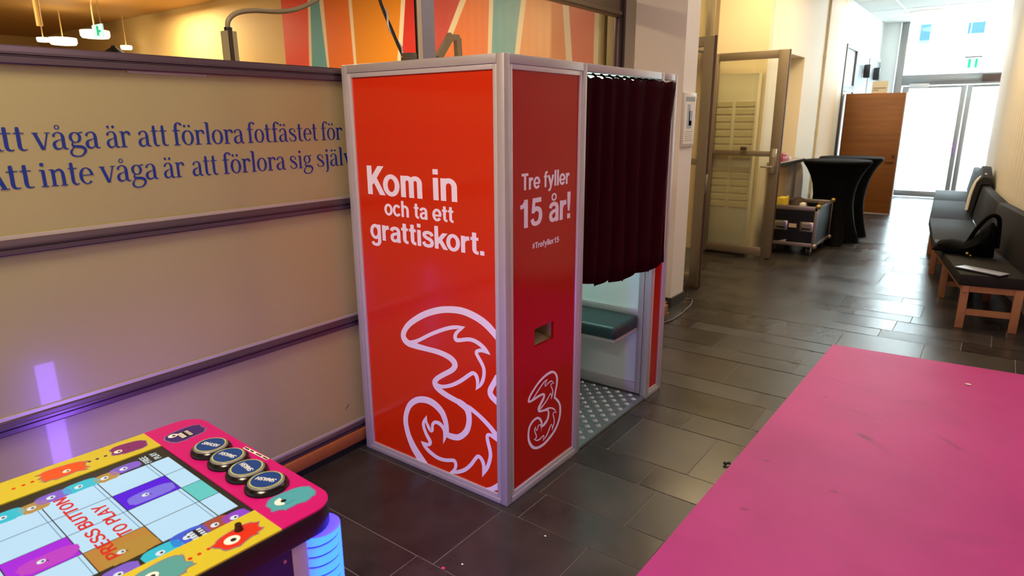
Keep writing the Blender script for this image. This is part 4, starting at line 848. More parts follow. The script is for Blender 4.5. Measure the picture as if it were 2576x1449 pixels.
obj('bottom_rail', MB().box(.855, 1.76, YF - .03, YF + .03, .01, .13), fr, D8, bev=.004); obj('top_rail', MB().box(.855, 1.76, YF - .03, YF + .03, 2.18, 2.23), fr, D8, bev=.004)
obj('glass_pane', MB().box(.85, 1.77, YF - .006, YF + .006, .12, 2.185), M['glass_out'], D8)
W2 = struct('window_2')
mb = MB(); mb.box(-.50, -.36, YF - .06, YF + .06, 0, 3.465); mb.box(1.87, 2.0, YF - .06, YF + .06, 0, 3.465); obj('jamb', mb, fr, W2, bev=.006)
mb = MB(); mb.box(-.36, 1.87, YF - .05, YF + .05, 2.24, 2.45); mb.box(-.36, 1.87, YF - .075, YF - .05, 2.30, 2.40); obj('transom', mb, fr, W2, bev=.006)
obj('operator_box', MB().box(.98, 1.45, YF - .14, YF - .075, 2.27, 2.42), M['bronze_dk'], W2, bev=.006)
obj('glass_pane', MB().box(-.36, 1.87, YF - .006, YF + .006, 2.45, 3.465), M['glass_out'], W2)
# exit sign hanging before the glazing
gsg = mat('exit_green', '#18b890', .4, emit='#18c8a0', es=.5)
t = thing('exit_sign', 'green and white exit sign hanging before the entrance glazing', 'sign', (.80, 13.0, 2.5))
obj('top_bar', MB().box(.69, .965, 12.97, 13.03, 2.665, 2.685), M['dark_base'], t)
obj('hanger', MB().cyl((.72, 13, 2.68), (.72, 13, 3.47), .006, n=8).cyl((.935, 13, 2.68), (.935, 13, 3.47), .006, n=8), M['chrome'], t)
obj('sign_panel', MB().box(.70, .955, 12.99, 13.01, 2.475, 2.665), mat('exit_white', '#f4fffb', .4, emit='#eafff8', es=.6), t)
mb = MB(); mb.box(.755, .80, 12.986, 12.9895, 2.485, 2.64); mb.box(.86, .90, 12.986, 12.9895, 2.485, 2.64); obj('pictogram', mb, gsg, t)
# oval ceiling lamp
t = thing('ceiling_lamp', 'large round white ceiling lamp near the entrance glazing', 'lamp', (.06, 12.75, 3.47))
obj('diffuser', MB().lathe([(.02, -.085), (.20, -.078), (.31, -.055), (.335, -.03), (.335, -.004)], (.06, 12.75, 3.47), 32), mat('lamp_diffuser', '#fff4dc', .4, emit='#ffe9c4', es=3.0), t, smooth=True)
obj('ceiling_plate', MB().lathe([(.345, -.012), (.345, 0)], (.06, 12.75, 3.47), 32), M['wall_cool'], t)

# outside the entrance
mb = MB(); mb.box(-25, 25, 14.3, 45, -.3, -.05); struct('ground_outside', mb, mat('pale_paving', '#c9ccc8', .8))
t = thing('street_building', 'white building with grey windows across the street beyond the entrance', 'building', (0, 26, 0))
obj('facade', MB().box(-12, 14, 26, 27, -.05, 9), mat('white_render', '#f3f5f5', .8), t)
bwm = mat('blue_grey_pane', '#2a4450', .5, 0, 0.0)
for (a, b, c, d_) in ((-1.42, -1.10, 4.10, 4.75), (-.04, .44, 4.33, 4.70), (2.2, 2.7, 4.2, 4.9), (-4.2, -3.7, 4.1, 4.9)):
    wf = obj('window', MB().box(a - .08, b + .08, 25.95, 26.0, c - .08, d_ + .08), M['wall_cool'], t); obj('pane', MB().box(a, b, 25.93, 25.95, c, d_), bwm, wf)

# ------------------------------------------------------------------ upholstered bench along the curved wall
BP = [(1.37, 4.05), (1.06, 5.70), (.90, 7.35), (.78, 9.45), (.685, 11.1)]
t = thing('curved_bench', 'long dark upholstered bench on pine legs curving along the white slatted wall', 'bench', (1.3, 7.2, 0))
o1 = off(BP, .44); o2 = off(BP, .445); o3 = off(BP, .565)
for i in range(4):
    a, b, c, d_ = BP[i], BP[i + 1], o1[i + 1], o1[i]
    def q(z, s=.004):
        e = Vector((b[0] - a[0], b[1] - a[1])).normalized() * s
        return [(a[0] + e.x, a[1] + e.y, z), (b[0] - e.x, b[1] - e.y, z), (c[0] - e.x, c[1] - e.y, z), (d_[0] + e.x, d_[1] + e.y, z)]
    obj('seat_cushion', MB().hexa(q(.345), q(.435)), M['bench_fab'], t, bev=.012)
    a, b, c, d_ = o2[i], o2[i + 1], o3[i + 1], o3[i]
    obj('back_cushion', MB().hexa([(a[0] - .02, a[1], .44), (b[0] - .02, b[1], .44), (c[0], c[1], .44), (d_[0], d_[1], .44)], [(a[0] + .03, a[1], .83), (b[0] + .03, b[1], .83), (c[0], c[1], .83), (d_[0], d_[1], .83)]), M['bench_fab'], t, bev=.02)
    a, b = BP[i], BP[i + 1]
    ins = off(BP, .05); ins2 = off(BP, .40)
    obj('seat_rail', MB().bar((ins[i][0], ins[i][1], .32), (ins[i + 1][0], ins[i + 1][1], .32), .035, .05), M['ply'], t)
def bench_leg(f, e=0):
    i = min(int(f), 3); u_ = f - i
    a = Vector(off(BP, .055)[i]).lerp(Vector(off(BP, .055)[i + 1]), u_); b = Vector(off(BP, .40)[i]).lerp(Vector(off(BP, .40)[i + 1]), u_)
    for k_ in (a, b): obj('leg', MB().box(k_.x - .028, k_.x + .028, k_.y - .028, k_.y + .028, 0, .345), M['ply'], t, bev=.003)
    obj('stretcher', MB().bar((a.x, a.y, .13), (b.x, b.y, .13), .03, .045), M['ply'], t); obj('cross_rail', MB().bar((a.x, a.y, .32), (b.x, b.y, .32), .035, .05), M['ply'], t)
for f in (.025, .62, 1.25, 1.95, 2.5, 2.98, 3.5, 3.95): bench_leg(f)
# things on the bench
bgm = mat('black_bag_cloth', '#030303', .9, 0, .1, bump=.4, bscale=40)
t = thing('black_bag', 'slumped black handbag lying on the near end of the bench', 'bag', (1.36, 4.98, .437), rotz=-.25)
rg = []
for i, (u_, h_, d_) in enumerate(((-.24, .05, .07), (-.20, .10, .11), (-.12, .12, .13), (-.02, .11, .14), (.05, .16, .15), (.12, .24, .15), (.17, .30, .13), (.20, .26, .09))):
    ring = []
    for j in range(14):
        a = 2 * PI * j / 14; ring.append((u_ + .01 * math.sin(3 * a), d_ * math.cos(a) * (1 + .08 * math.sin(5 * a + i)), max(0, h_ / 2 + h_ / 2 * math.sin(a) * (1 + .06 * math.cos(4 * a + i)))))
    rg.append(ring)
obj('body', MB().ring(rg), bgm, t, smooth=True, local=True)
obj('strap', MB().tube(spline([(.02, -.05, .12), (.08, -.06, .26), (.15, -.04, .36), (.20, 0, .34), (.21, .03, .22), (.22, .02, .08)], 6), [.018] * 31, 8), bgm, t, smooth=True, local=True)
obj('gold_clasp', MB().ball((.06, -.165, .035), .014).ball((.085, -.16, .02), .010), M['brass'], t, smooth=True, local=True)
t = thing('grey_folder', 'flat pale grey folder lying on the very end of the bench', 'folder', (1.50, 4.21, .436), rotz=-.52)
obj('cover', MB().box(-.17, .17, -.06, .06, .012, .020), mat('pale_grey_cover', '#9aa0aa', .35), t, bev=.002, local=True)
obj('dark_base', MB().box(-.165, .165, -.062, .05, 0, .012), M['black'], t, local=True)
t = thing('dark_coat', 'dark coat with a white stripe hung over the far part of the bench back', 'coat', (1.30, 8.0, .6))
rg = []
for i in range(9):
    u_ = i / 8; yy = 7.55 + u_ * 1.1; xx = 1.335 - .09 * u_
    hgt = .93 + .10 * math.sin(PI * u_)
    e_ = .90 + (yy - 7.35) / 2.1 * (.78 - .90)
    ring = [(e_ + .37, yy, .50), (e_ + .385, yy, .70), (e_ + .41, yy, .86), (e_ + .47, yy, hgt), (e_ + .55, yy, hgt - .01), (e_ + .588, yy, .86), (e_ + .57, yy, .845), (e_ + .46, yy, .845), (e_ + .435, yy, .70), (e_ + .415, yy, .50)]
    old_ = [(xx - .075, yy, .50), (xx - .06, yy, .70), (xx - .035, yy, .84), (xx + .01, yy, hgt), (xx + .08, yy, hgt - .01), (xx + .105, yy, .835), (xx + .08, yy, .832), (xx + .0, yy, .8), (xx - .03, yy, .68), (xx - .045, yy, .50)]
    rg.append([(a + .006 * math.sin(9 * u_ + k_), b, c) for k_, (a, b, c) in enumerate(ring)])
obj('cloth', MB().ring(rg), mat('black_coat_cloth', '#15171a', .8), t, smooth=True)
obj('white_stripe', MB().tube(spline([(1.252, 7.58, .53), (1.262, 7.60, .70), (1.285, 7.62, .82), (1.32, 7.64, .90), (1.385, 7.68, .95)], 5), .022, 8), M['paper'], t, smooth=True)

# ------------------------------------------------------------------ things above and behind the partition
t = thing('conduit_stand', 'dark cable duct with a grey hose rising behind the partition top rail', 'cable duct', (-1.22, -.325, 1.78))
mb = MB(); mb.box(-1.235, -1.195, -.345, -.322, 1.60, 1.985); obj('duct', mb, mat('dark_olive_duct', '#3f3620', .5), t)
obj('duct_edge', MB().box(-1.235, -1.19, -.322, -.305, 1.60, 1.985).box(-1.235, -1.19, -.352, -.345, 1.60, 1.985), mat('tan_duct_edge', '#a49674', .5), t)
obj('duct_foot', MB().box(-1.26, -1.17, -.37, -.29, 1.585, 1.60).box(-1.24, -1.20, -.35, -.31, 0, 1.585), M['bronze'], t)
obj('collar', MB().cyl((-1.21, -.33, 1.985), (-1.21, -.33, 2.0), .016, n=12), M['black'], t)
obj('hose', MB().tube(spline([(-1.21, -.332, 1.995), (-1.205, -.326, 2.03), (-1.2, -.285, 2.062), (-1.2, -.204, 2.080), (-1.2, -.085, 2.090), (-1.2, 0, 2.108), (-1.2, .079, 2.14), (-1.2, .16, 2.19), (-1.2, .25, 2.30), (-1.2, .30, 2.6), (-1.2, .30, 3.47)], 8), .0105, 10), mat('grey_hose', '#8d8062', .45), t, smooth=True)
# power lead and plug on top of the booth
t = thing('power_lead', 'twisted dark cable running up from a grey connector on the booth roof', 'cable', (-.84, .35, 1.85))
obj('connector', MB().box(-.868, -.795, .33, .37, 1.8485, 1.925), mat('grey_connector', '#5d5146', .5), t, bev=.006)
cpts = [(-.86, .345, 1.905), (-.895, .345, 1.965), (-.935, .345, 2.04), (-.975, .345, 2.11), (-1.01, .345, 2.19), (-1.04, .345, 2.32), (-1.06, .34, 2.6), (-1.06, .34, 3.47)]
obj('dark_lead', MB().tube(spline(cpts, 8), .0075, 8), M['rubber'], t, smooth=True)
obj('pale_lead', MB().tube([(x + .010 * math.sin(i * .35), y - .012 * math.cos(i * .35), z) for i, (x, y, z) in enumerate(spline(cpts, 8))], .0045, 8), M['alu_lip'], t, smooth=True)
# folding stay behind the window glass
t = thing('window_stay', 'beige folding metal stay behind the glass above the booth', 'window stay', (-1.42, 1.1, 1.9))
bm_ = mat('beige_stay', '#b59a68', .45)
obj('long_arm', MB().bar((-1.42, 1.315, 2.135), (-1.42, 1.19, 1.99), .03, .045).bar((-1.42, 1.19, 1.99), (-1.42, 1.15, 0.0), .03), bm_, t)
obj('short_arm', MB().bar((-1.42, 1.375, 2.125), (-1.42, 1.39, 1.90), .03, .045), bm_, t)
obj('hinge', MB().bar((-1.42, 1.29, 2.12), (-1.42, 1.385, 2.125), .035, .04), bm_, t, bev=.006)
# round pendant lamps in the side room
lm_ = mat('pendant_glow', '#fff1cf', .4, emit='#fff0c8', es=6.0)
def pendant(loc, r, h, label):
    t = thing('pendant_lamp', label, 'lamp', loc, group='round pendant lamps in the side room')
    obj('shade', MB().lathe([(r * .9, 0), (r, h * .3), (r, h)], (0, 0, 0), 24), lm_, t, smooth=True, local=True)
    obj('stem', MB().cyl((0, 0, h), (0, 0, 3.455 - loc[2]), .007, n=8), M['room_yel'], t, local=True)
    return t
pl_ = pendant((-10.13, 2.79, 2.88), .20, .10, 'glowing round pendant lamp right below the distant exit sign')
dup(pl_, (-11.54, 2.85, 2.88), 0, 'glowing wide pendant lamp left of the exit sign, lowest over the partition rail')
pl_ = pendant((-11.34, 2.49, 2.88), .09, .06, 'small glowing pendant lamp farthest to the left over the partition rail')
dup(pl_, (-11.55, 3.86, 2.88), 0, 'small glowing pendant lamp to the right of the black lamp peak')
t = thing('exit_sign', 'small pale blue green exit sign hanging in the side room over the partition', 'sign', (-9.1, 2.42, 2.84))
obj('sign_panel', MB().box(-9.27, -8.95, 2.41, 2.43, 2.775, 2.95), mat('exit_pale', '#bfeee8', .4, emit='#a8e4e0', es=.9), t)
obj('pictogram', MB().box(-9.12, -9.06, 2.403, 2.4095, 2.80, 2.93).box(-9.06, -9.0, 2.403, 2.4095, 2.84, 2.87), gsg, t)
obj('hanger', MB().cyl((-9.2, 2.42, 2.94), (-9.2, 2.42, 3.47), .006, n=8).cyl((-9.0, 2.42, 2.94), (-9.0, 2.42, 3.47), .006, n=8), M['chrome'], t)
t = thing('ceiling_pipe', 'pale vertical pipe hanging from the ceiling far back in the side room', 'pipe', (-8.95, 1.65, 2.84))
obj('pipe', MB().cyl((-8.95, 1.65, 2.84), (-8.95, 1.65, 3.47), .035, n=10), M['room_yel'], t, smooth=True)
t = thing('floor_lamp', 'floor lamp with a black cone shade, only its peak showing over the partition', 'lamp', (-2.2, -.372, 0))
obj('pole', MB().cyl((-2.2, -.372, .02), (-2.2, -.372, 1.80), .012, n=10), M['rubber'], t, smooth=True)
obj('base', MB().lathe([(.15, 0), (.15, .015), (.02, .03)], (-2.2, -.372, 0), 24), M['rubber'], t, smooth=True)
obj('shade', MB().lathe([(.36, 1.745), (.352, 1.748), (.012, 1.982), (.008, 1.99)], (-2.2, -.372, 0), 28), M['rubber'], t)

# ------------------------------------------------------------------ pink mat and litter
pm_ = bpy.data.materials.new('pink_mat'); pm_.use_nodes = True; nt = pm_.node_tree; p = nt.nodes['Principled BSDF']; p.inputs['Roughness'].default_value = .55; p.inputs['Specular IOR Level'].default_value = .4
tc = nt.nodes.new('ShaderNodeTexCoord')
ns = nt.nodes.new('ShaderNodeTexNoise'); ns.inputs['Scale'].default_value = 3; ns.inputs['Detail'].default_value = 6
nt.links.new(tc.outputs['Object'], ns.inputs['Vector'])
cr = nt.nodes.new('ShaderNodeValToRGB'); cr.color_ramp.elements[0].position = .3; cr.color_ramp.elements[0].color = C('#b2287c'); cr.color_ramp.elements[1].position = .6; cr.color_ramp.elements[1].color = C('#bc2e84')
nt.links.new(ns.outputs['Fac'], cr.inputs['Fac']); prev = cr.outputs[0]
for (sx_, sy_, ra, rb, ang, st) in ((1.13, 1.60, .055, .025, -.5, .45), (1.19, 1.55, .13, .03, -.8, .18), (1.50, 1.78, .10, .022, -.8, .25), (1.11, .95, .02, .014, 0, .4), (.79, 1.05, .02, .012, 0, .35), (.83, .58, .022, .013, .3, .45), (.86, 2.02, .02, .01, 0, .4), (.78, -.32, .03, .02, 0, .3), (.95, 2.3, .28, .01, -.3, .2), (1.05, 1.9, .22, .012, -.25, .18), (1.3, 2.25, .09, .05, .4, .12), (1.6, .9, .15, .06, .4, .12)):
    mp = nt.nodes.new('ShaderNodeMapping'); mp.vector_type = 'TEXTURE'; mp.inputs['Location'].default_value = (sx_, sy_, 0); mp.inputs['Rotation'].default_value = (0, 0, ang); mp.inputs['Scale'].default_value = (ra, rb, 1)
    nt.links.new(tc.outputs['Object'], mp.inputs['Vector'])
    fl2 = nt.nodes.new('ShaderNodeVectorMath'); fl2.operation = 'MULTIPLY'; fl2.inputs[1].default_value = (1, 1, 0); nt.links.new(mp.outputs[0], fl2.inputs[0])
    ad = nt.nodes.new('ShaderNodeVectorMath'); ad.operation = 'LENGTH'; nt.links.new(fl2.outputs[0], ad.inputs[0])
    m2 = nt.nodes.new('ShaderNodeMapRange'); m2.interpolation_type = 'SMOOTHSTEP'; m2.inputs['From Min'].default_value = .35; m2.inputs['From Max'].default_value = 1.25; m2.inputs['To Min'].default_value = st; m2.inputs['To Max'].default_value = 0
    nt.links.new(ad.outputs['Value'], m2.inputs['Value'])
    mx = nt.nodes.new('ShaderNodeMix'); mx.data_type = 'RGBA'; mx.inputs[7].default_value = C('#3a1a30'); nt.links.new(m2.outputs[0], mx.inputs[0]); nt.links.new(prev, mx.inputs[6]); prev = mx.outputs[2]
nt.links.new(prev, p.inputs['Base Color'])
A4 = [(.70, 3.051), (2.55, 3.195), (2.55, -3.4), (.585, -3.4)]
o = obj('floor_mat', MB().hexa([(x, y, .0005) for x, y in A4], [(x, y, .005) for x, y in A4]), pm_); tag(o, 'large flat magenta pink mat with scuff marks lying on the dark tiles', 'floor mat')
def bit(name, label, cat, c, rx, ry, rz, m):
    o = obj(name, MB().ball((c[0], c[1], c[2] + rz), rx, ry, rz, 8, 5), m, smooth=True); tag(o, label, cat)
t = obj('black_fluff', MB().ball((.640, .897, .010), .011, .008, .009, 8, 5).ball((.655, .905, .013), .009, .009, .007, 8, 5), M['rubber'], smooth=True); tag(t, 'tiny black crumb of dirt at the long edge of the pink mat', 'crumb')
bit('white_crumb', 'tiny white crumb on the far part of the pink mat', 'crumb', (1.534, 2.734, .005), .018, .010, .004, M['paper'])
bit('paper_chip', 'tiny white chip on the dark tile by the booth corner', 'crumb', (.245, -.071, 0), .005, .004, .002, M['paper'])
bit('paper_chip', 'tiny white chip on the dark tile nearest the arcade machine', 'crumb', (.088, -.397, 0), .005, .004, .002, M['paper'])
bit('pink_petal', 'tiny pink petal on a dark tile joint before the booth', 'petal', (.045, -.455, 0), .008, .006, .002, mat('pink_scrap', '#e0306a', .5))

# ------------------------------------------------------------------ arcade table
AO = Vector((-.015, -1.249)); AR = math.radians(-2.6); ca_, sa_ = math.cos(AR), math.sin(AR)
def L(x, y):  # plan position -> table coordinates (u across, v along, v = 0 at the pink strip's inner edge)
    dx, dy = x - AO.x, y - AO.y; return (dx * ca_ + dy * sa_, -dx * sa_ + dy * ca_)
VO = .50
base = AO + Vector((ca_ * 0 - sa_ * -VO, sa_ * 0 + ca_ * -VO))
T = thing('arcade_table', 'low arcade game table with pink and yellow deck, big blue buttons and glowing corner post', 'arcade machine', (base.x, base.y, 0), rotz=AR)
HW, VF, VN, HT = .357, .150, -1.15, .752
def tz(u, v, z): return (u, v + VO, z)
def aobj(name, mb, m, par=T, **k): return obj(name, mb, m, par, local=True, **k)
def rrect(u0, u1, v0, v1, r, corners=(1, 1, 1, 1), n=8):
    o = []
    for i, (cx, cyy, a0) in enumerate(((u1 - r, v1 - r, 0), (u0 + r, v1 - r, 90), (u0 + r, v0 + r, 180), (u1 - r, v0 + r, 270))):
        if corners[i]: o += [(cx + r * math.cos(math.radians(a0 + 90 * k / n)), cyy + r * math.sin(math.radians(a0 + 90 * k / n))) for k in range(n + 1)]
        else: o.append(((u1, v1), (u0, v1), (u0, v0), (u1, v0))[i])
    return o
navy = mat('navy_side', '#1c1a60', .35); wtrim = mat('grey_white_trim', '#b9aeb6', .4)
aobj('cabinet', MB().prism(rrect(-.315, .315, VN + .04, VF - .04, .05), tz, .04, .69), M['black'])
aobj('side_panel', MB().box(.312, .338, VN + VO + .10, VF + VO - .085, .06, .688), navy)
aobj('side_panel', MB().box(-.338, -.312, VN + VO + .10, VF + VO - .085, .06, .688), navy)
for zz_ in (.655, .50, .30):
    for v in (.008, -.5): aobj('screw', MB().cyl(tz(.338, v, zz_), tz(.3405, v, zz_), .004, n=10), M['chrome'])
edge_ = aobj('deck_edge', MB().prism(rrect(-HW, HW, VN, VF, .065), tz, .688, HT - .004), M['black'], bev=.004)
pinkd = mat('pink_deck', '#c20f74', .28); yeld = mat('yellow_deck', '#c8bb30', .30)
def deck(name, poly, m): return aobj(name, MB().prism(poly, tz, HT - .004, HT), m)
pk = deck('button_strip', rrect(-HW, HW, 0, VF, .065, (1, 1, 0, 0)), pinkd); pk['label'] = 'pink end strip with four buttons'
deck('button_strip', rrect(-HW, HW, VN, VN + .15, .065, (0, 0, 1, 1)), pinkd)
YI = .243
yl = deck('side_strip', [(-HW, VN + .15), (-YI, VN + .15), (-YI, 0), (-HW, 0)], yeld)
yr = deck('side_strip', [(YI, VN + .15), (HW, VN + .15), (HW, 0), (YI, 0)], yeld)
# screen, slightly sunk
def em(name, c, s_=.95): return mat(name, '#101010', .15, 0, .5, emit=c, es=s_)
SCM = [em('screen_dark', '#2c2718', .8), em('cell_white', '#bfe2f6', 1.0), em('cell_purple', '#5a10e0', .95), em('cell_magenta', '#b01ae0', .95), em('cell_orange', '#c98a3a', .9), em('cell_aqua', '#66d4cc', .9), em('cell_shadow', '#7fa0b8', .9)]
mb = MB(); zs = HT - .0032
mb.cur = 0; mb.prism([(-YI, VN + .15), (YI, VN + .15), (YI, 0), (-YI, 0)], tz, zs - .01, zs)
cu_ = .0915; u0c = -.1705; cols = [u0c + cu_ * i for i in range(5)]; rowsv = [-.0125, -.062, -.184, -.306, -.428, -.550, -.672, -.794]
special = {(1, 1): 2, (2, 3): 3, (3, 2): 4, (2, 0): 5, (0, 5): 2, (1, 5): 4}
for i in range(4):
    for j in range(7):
        mb.cur = special.get((i, j), 1); g = .0012
        mb.quad(tz(cols[i] + g, rowsv[j + 1] + g, zs + .0004), tz(cols[i + 1] - g, rowsv[j + 1] + g, zs + .0004), tz(cols[i + 1] - g, rowsv[j] - g, zs + .0004), tz(cols[i] + g, rowsv[j] - g, zs + .0004))
        if mb.cur == 1 and j: mb.cur = 6; mb.quad(tz(cols[i] + g, rowsv[j] - .010, zs + .0006), tz(cols[i + 1] - g, rowsv[j] - .010, zs + .0006), tz(cols[i + 1] - g, rowsv[j] - .008, zs + .0006), tz(cols[i] + g, rowsv[j] - .008, zs + .0006))
scr = aobj('screen', mb, SCM)
# screen words, read from the button end
def ft(a, b): return tz(-a, -b, zs + .0012)
redl = em('screen_red', '#e0241c', .95); pal = em('screen_pale', '#d8e4e4', .9)
def fpress(a, b): return tz(-a, b * -1 if False else b, zs + .0012)
mb = MB((0, 0, 1))
def rd(a, b): return tz(-a, -b, zs + .0012)
letters(mb, 'PRESS BUTTON', SANS, SADV, rd, -.172, .165, .253, .028 / 720)
letters(mb, 'TO PLAY', SANS, SADV, rd, -.112, .062, .207, .028 / 720)
aobj('screen_lettering', mb, redl, scr)
mb = MB((0, 0, 1))
letters(mb, 'FREE', SANS, SADV, rd, .176, .222, .052, .016 / 720); letters(mb, 'PLAY', SANS, SADV, rd, .180, .222, .026, .016 / 720)
aobj('screen_small_lettering', mb, pal, scr)
# cartoon blobs
white_ = mat('decal_white', '#f2ece6', .35); ink = mat('decal_ink', '#15101c', .4)
pale_ = mat('decal_outline', '#7f7392', .35)
ewh = em('screen_eye', '#f0f6fa', .9)
rnd = random.Random(3)
def blob(mbs, cu, cv, ru, rv, rot, z, spikes=0.12, n=34):
    pts = []
    for k in range(n):
        a = 2 * PI * k / n; f = 1 + (rnd.uniform(-.5, 1) * spikes if math.cos(a) > -.4 else 0)
        sq = lambda q: math.copysign(abs(q) ** .62, q)
        x, y = ru * sq(math.cos(a)) * f, rv * sq(math.sin(a)) * f
        x = x * (1 if abs(x) < ru * .8 else .96)
        pts.append((cu + x * math.cos(rot) - y * math.sin(rot), cv + x * math.sin(rot) + y * math.cos(rot)))
    mbs.prism(pts, tz, z, z + .0006)
def ell(mbs, cu, cv, ru, rv, z, n=16): mbs.prism([(cu + ru * math.cos(2 * PI * k / n), cv + rv * math.sin(2 * PI * k / n)) for k in range(n)], tz, z, z + .0005)
def sticker(name, par, wpos, ru, rv, rot, m, eye, z=HT, er=.012, sp_=.12, teeth=False, wm=None, half=False):
    cu, cv = wpos
    mb = MB(); ms = [m, wm or white_, ink, pale_]
    if par is not scr: st_ = rnd.getstate(); mb.cur = 3; blob(mb, cu, cv, ru * 1.09, rv * 1.06, rot, z, sp_); rnd.setstate(st_)
    mb.cur = 0; blob(mb, cu, cv, ru, rv, rot, z + .0003, sp_)
    eu, ev = cu + eye[0], cv + eye[1]
    mb.cur = 1; ell(mb, eu, ev, er, er * 1.15, z + .001); mb.cur = 2; ell(mb, eu + .002, ev + .002, er * .38, er * .42, z + .0017)
    if half: mb.cur = 0; mb.prism([(eu - er * 1.2, ev + er * .3), (eu + er * 1.2, ev - er * .2), (eu + er * 1.1, ev + er * 1.3), (eu - er * 1.1, ev + er * 1.3)], tz, z + .0017, z + .002)
    if teeth:
        mb.cur = 2; mb.prism([(cu + teeth[0] - .020, cv + teeth[1] - .016), (cu + teeth[0] + .020, cv + teeth[1] - .016), (cu + teeth[0] + .022, cv + teeth[1] + .018), (cu + teeth[0] - .018, cv + teeth[1] + .018)], tz, z + .0009, z + .0013)
        mb.cur = 1
        for k in range(4):
            uu_ = cu + teeth[0] - .016 + .0095 * k
            mb.box(uu_, uu_ + .0062, cv + teeth[1] - .015 + VO, cv + teeth[1] - .002 + VO, z + .0013, z + .0017); mb.box(uu_, uu_ + .005, cv + teeth[1] + .006 + VO, cv + teeth[1] + .016 + VO, z + .0013, z + .0017)
    mb.cur = 2; mb.prism([(cu - ru * .2, cv - rv * .1), (cu - ru * .2 + .010, cv - rv * .1 + .003), (cu - ru * .2 + .009, cv - rv * .1 + .005)], tz, z + .0009, z + .0013)
    return aobj(name, mb, ms, par)
dp = mat('decal_indigo', '#3a2470', .35); tl_ = mat('decal_teal', '#4aa3b4', .35); plm = mat('decal_plum', '#7a2a6c', .35); orm = mat('decal_orange', '#e0541c', .35); rdm = mat('decal_red', '#cf2f18', .35); tl2 = mat('decal_green_teal', '#4f9a9e', .35)
sticker('cartoon_decal', pk, L(-.272, -1.163), .036, .050, .1, dp, (-.012, -.030), er=.011, sp_=.10, teeth=(.004, -.004))
sticker('cartoon_decal', pk, L(.255, -1.182), .035, .050, -.12, tl_, (-.004, -.020), er=.016, sp_=.14, half=True)
sticker('cartoon_decal', yl, L(-.318, -1.297), .030, .040, -.2, plm, (.004, -.028), er=.009, sp_=.10)
sticker('cartoon_decal', yl, L(-.325, -1.452), .030, .048, -.15, orm, (.010, .004), er=.008, sp_=.26)
sticker('cartoon_decal', yr, L(.287, -1.334), .028, .046, .1, rdm, (.004, -.018), er=.015, sp_=.22, half=False)
sticker('cartoon_decal', yr, L(.272, -1.495), .036, .052, .1, tl2, (-.004, -.014), er=.012, sp_=.22)
mb = MB()
mb.prism([(L(-.353, -1.60)[0], L(-.353, -1.60)[1]), L(-.30, -1.61), L(-.30, -1.665), L(-.352, -1.66)], tz, HT + .0003, HT + .0009); aobj('grey_decal', mb, mat('decal_grey', '#8fa9a6', .4), yl)
mb = MB(); mb2 = MB()
for x, y in ((-.322, -1.393), (-.320, -1.375), (-.319, -1.355)): ell(mb, *L(x, y), .0042, .0042, HT + .0003)
for x, y in ((-.328, -1.519), (-.328, -1.538), (-.329, -1.558)): ell(mb2, *L(x, y), .0042, .0042, HT + .0003)
aobj('dotted_line', mb, dp, yl); aobj('dotted_line', mb2, rdm, yl)
mb = MB()
for x, y in ((.277, -1.397), (.277, -1.417), (.276, -1.436)): ell(mb, *L(x, y), .0042, .0042, HT + .0003)
aobj('dotted_line', mb, rdm, yr)
aobj('bolt', MB().cyl(tz(*L(.269, -1.324), HT), tz(*L(.269, -1.324), HT + .016), .0095, .007, n=12), mat('dark_bolt', '#3a1d14', .35, .3), yr, smooth=True)
# blobs on the screen
EC = {k: em('toon_' + k, c, .85) for k, c in (('violet', '#8f66d8'), ('tan', '#c99a4a'), ('aqua', '#33cfe0'), ('blue', '#4464e0'), ('brick', '#b8523c'), ('orchid', '#a048d8'), ('pink', '#d040d0'), ('lav', '#8a78f0'), ('ochre', '#c8963c'))}
zsn = zs
k_ = 0
for nm, x, y, ru, rv in (('violet', -.216, -1.349, .020, .036), ('tan', -.207, -1.398, .022, .026), ('aqua', -.215, -1.453, .024, .038), ('violet', -.217, -1.512, .022, .036), ('tan', -.203, -1.556, .024, .028), ('aqua', -.212, -1.61, .026, .036), ('violet', -.215, -1.668, .022, .034),
                         ('orchid', .212, -1.296, .022, .028), ('brick', .203, -1.337, .026, .030), ('blue', .197, -1.396, .028, .038), ('aqua', .203, -1.456, .026, .038), ('violet', .203, -1.538, .026, .034)):
    sticker('cartoon_icon', scr, L(x, y), ru, rv, 0, EC[nm], (.002, -.006), z=zsn, er=.008, sp_=.10, wm=ewh, teeth=(.006, .012) if nm == 'blue' else False)
for nm, x, y, ru, rv in (('lav', -.040, -1.366, .026, .050), ('pink', .040, -1.608, .026, .052), ('ochre', .140, -1.497, .034, .052)):
    sticker('cartoon_icon', scr, L(x, y), ru, rv, 0, EC[nm], (-.004, -.012), z=zsn, er=.007, sp_=.10, wm=ewh)
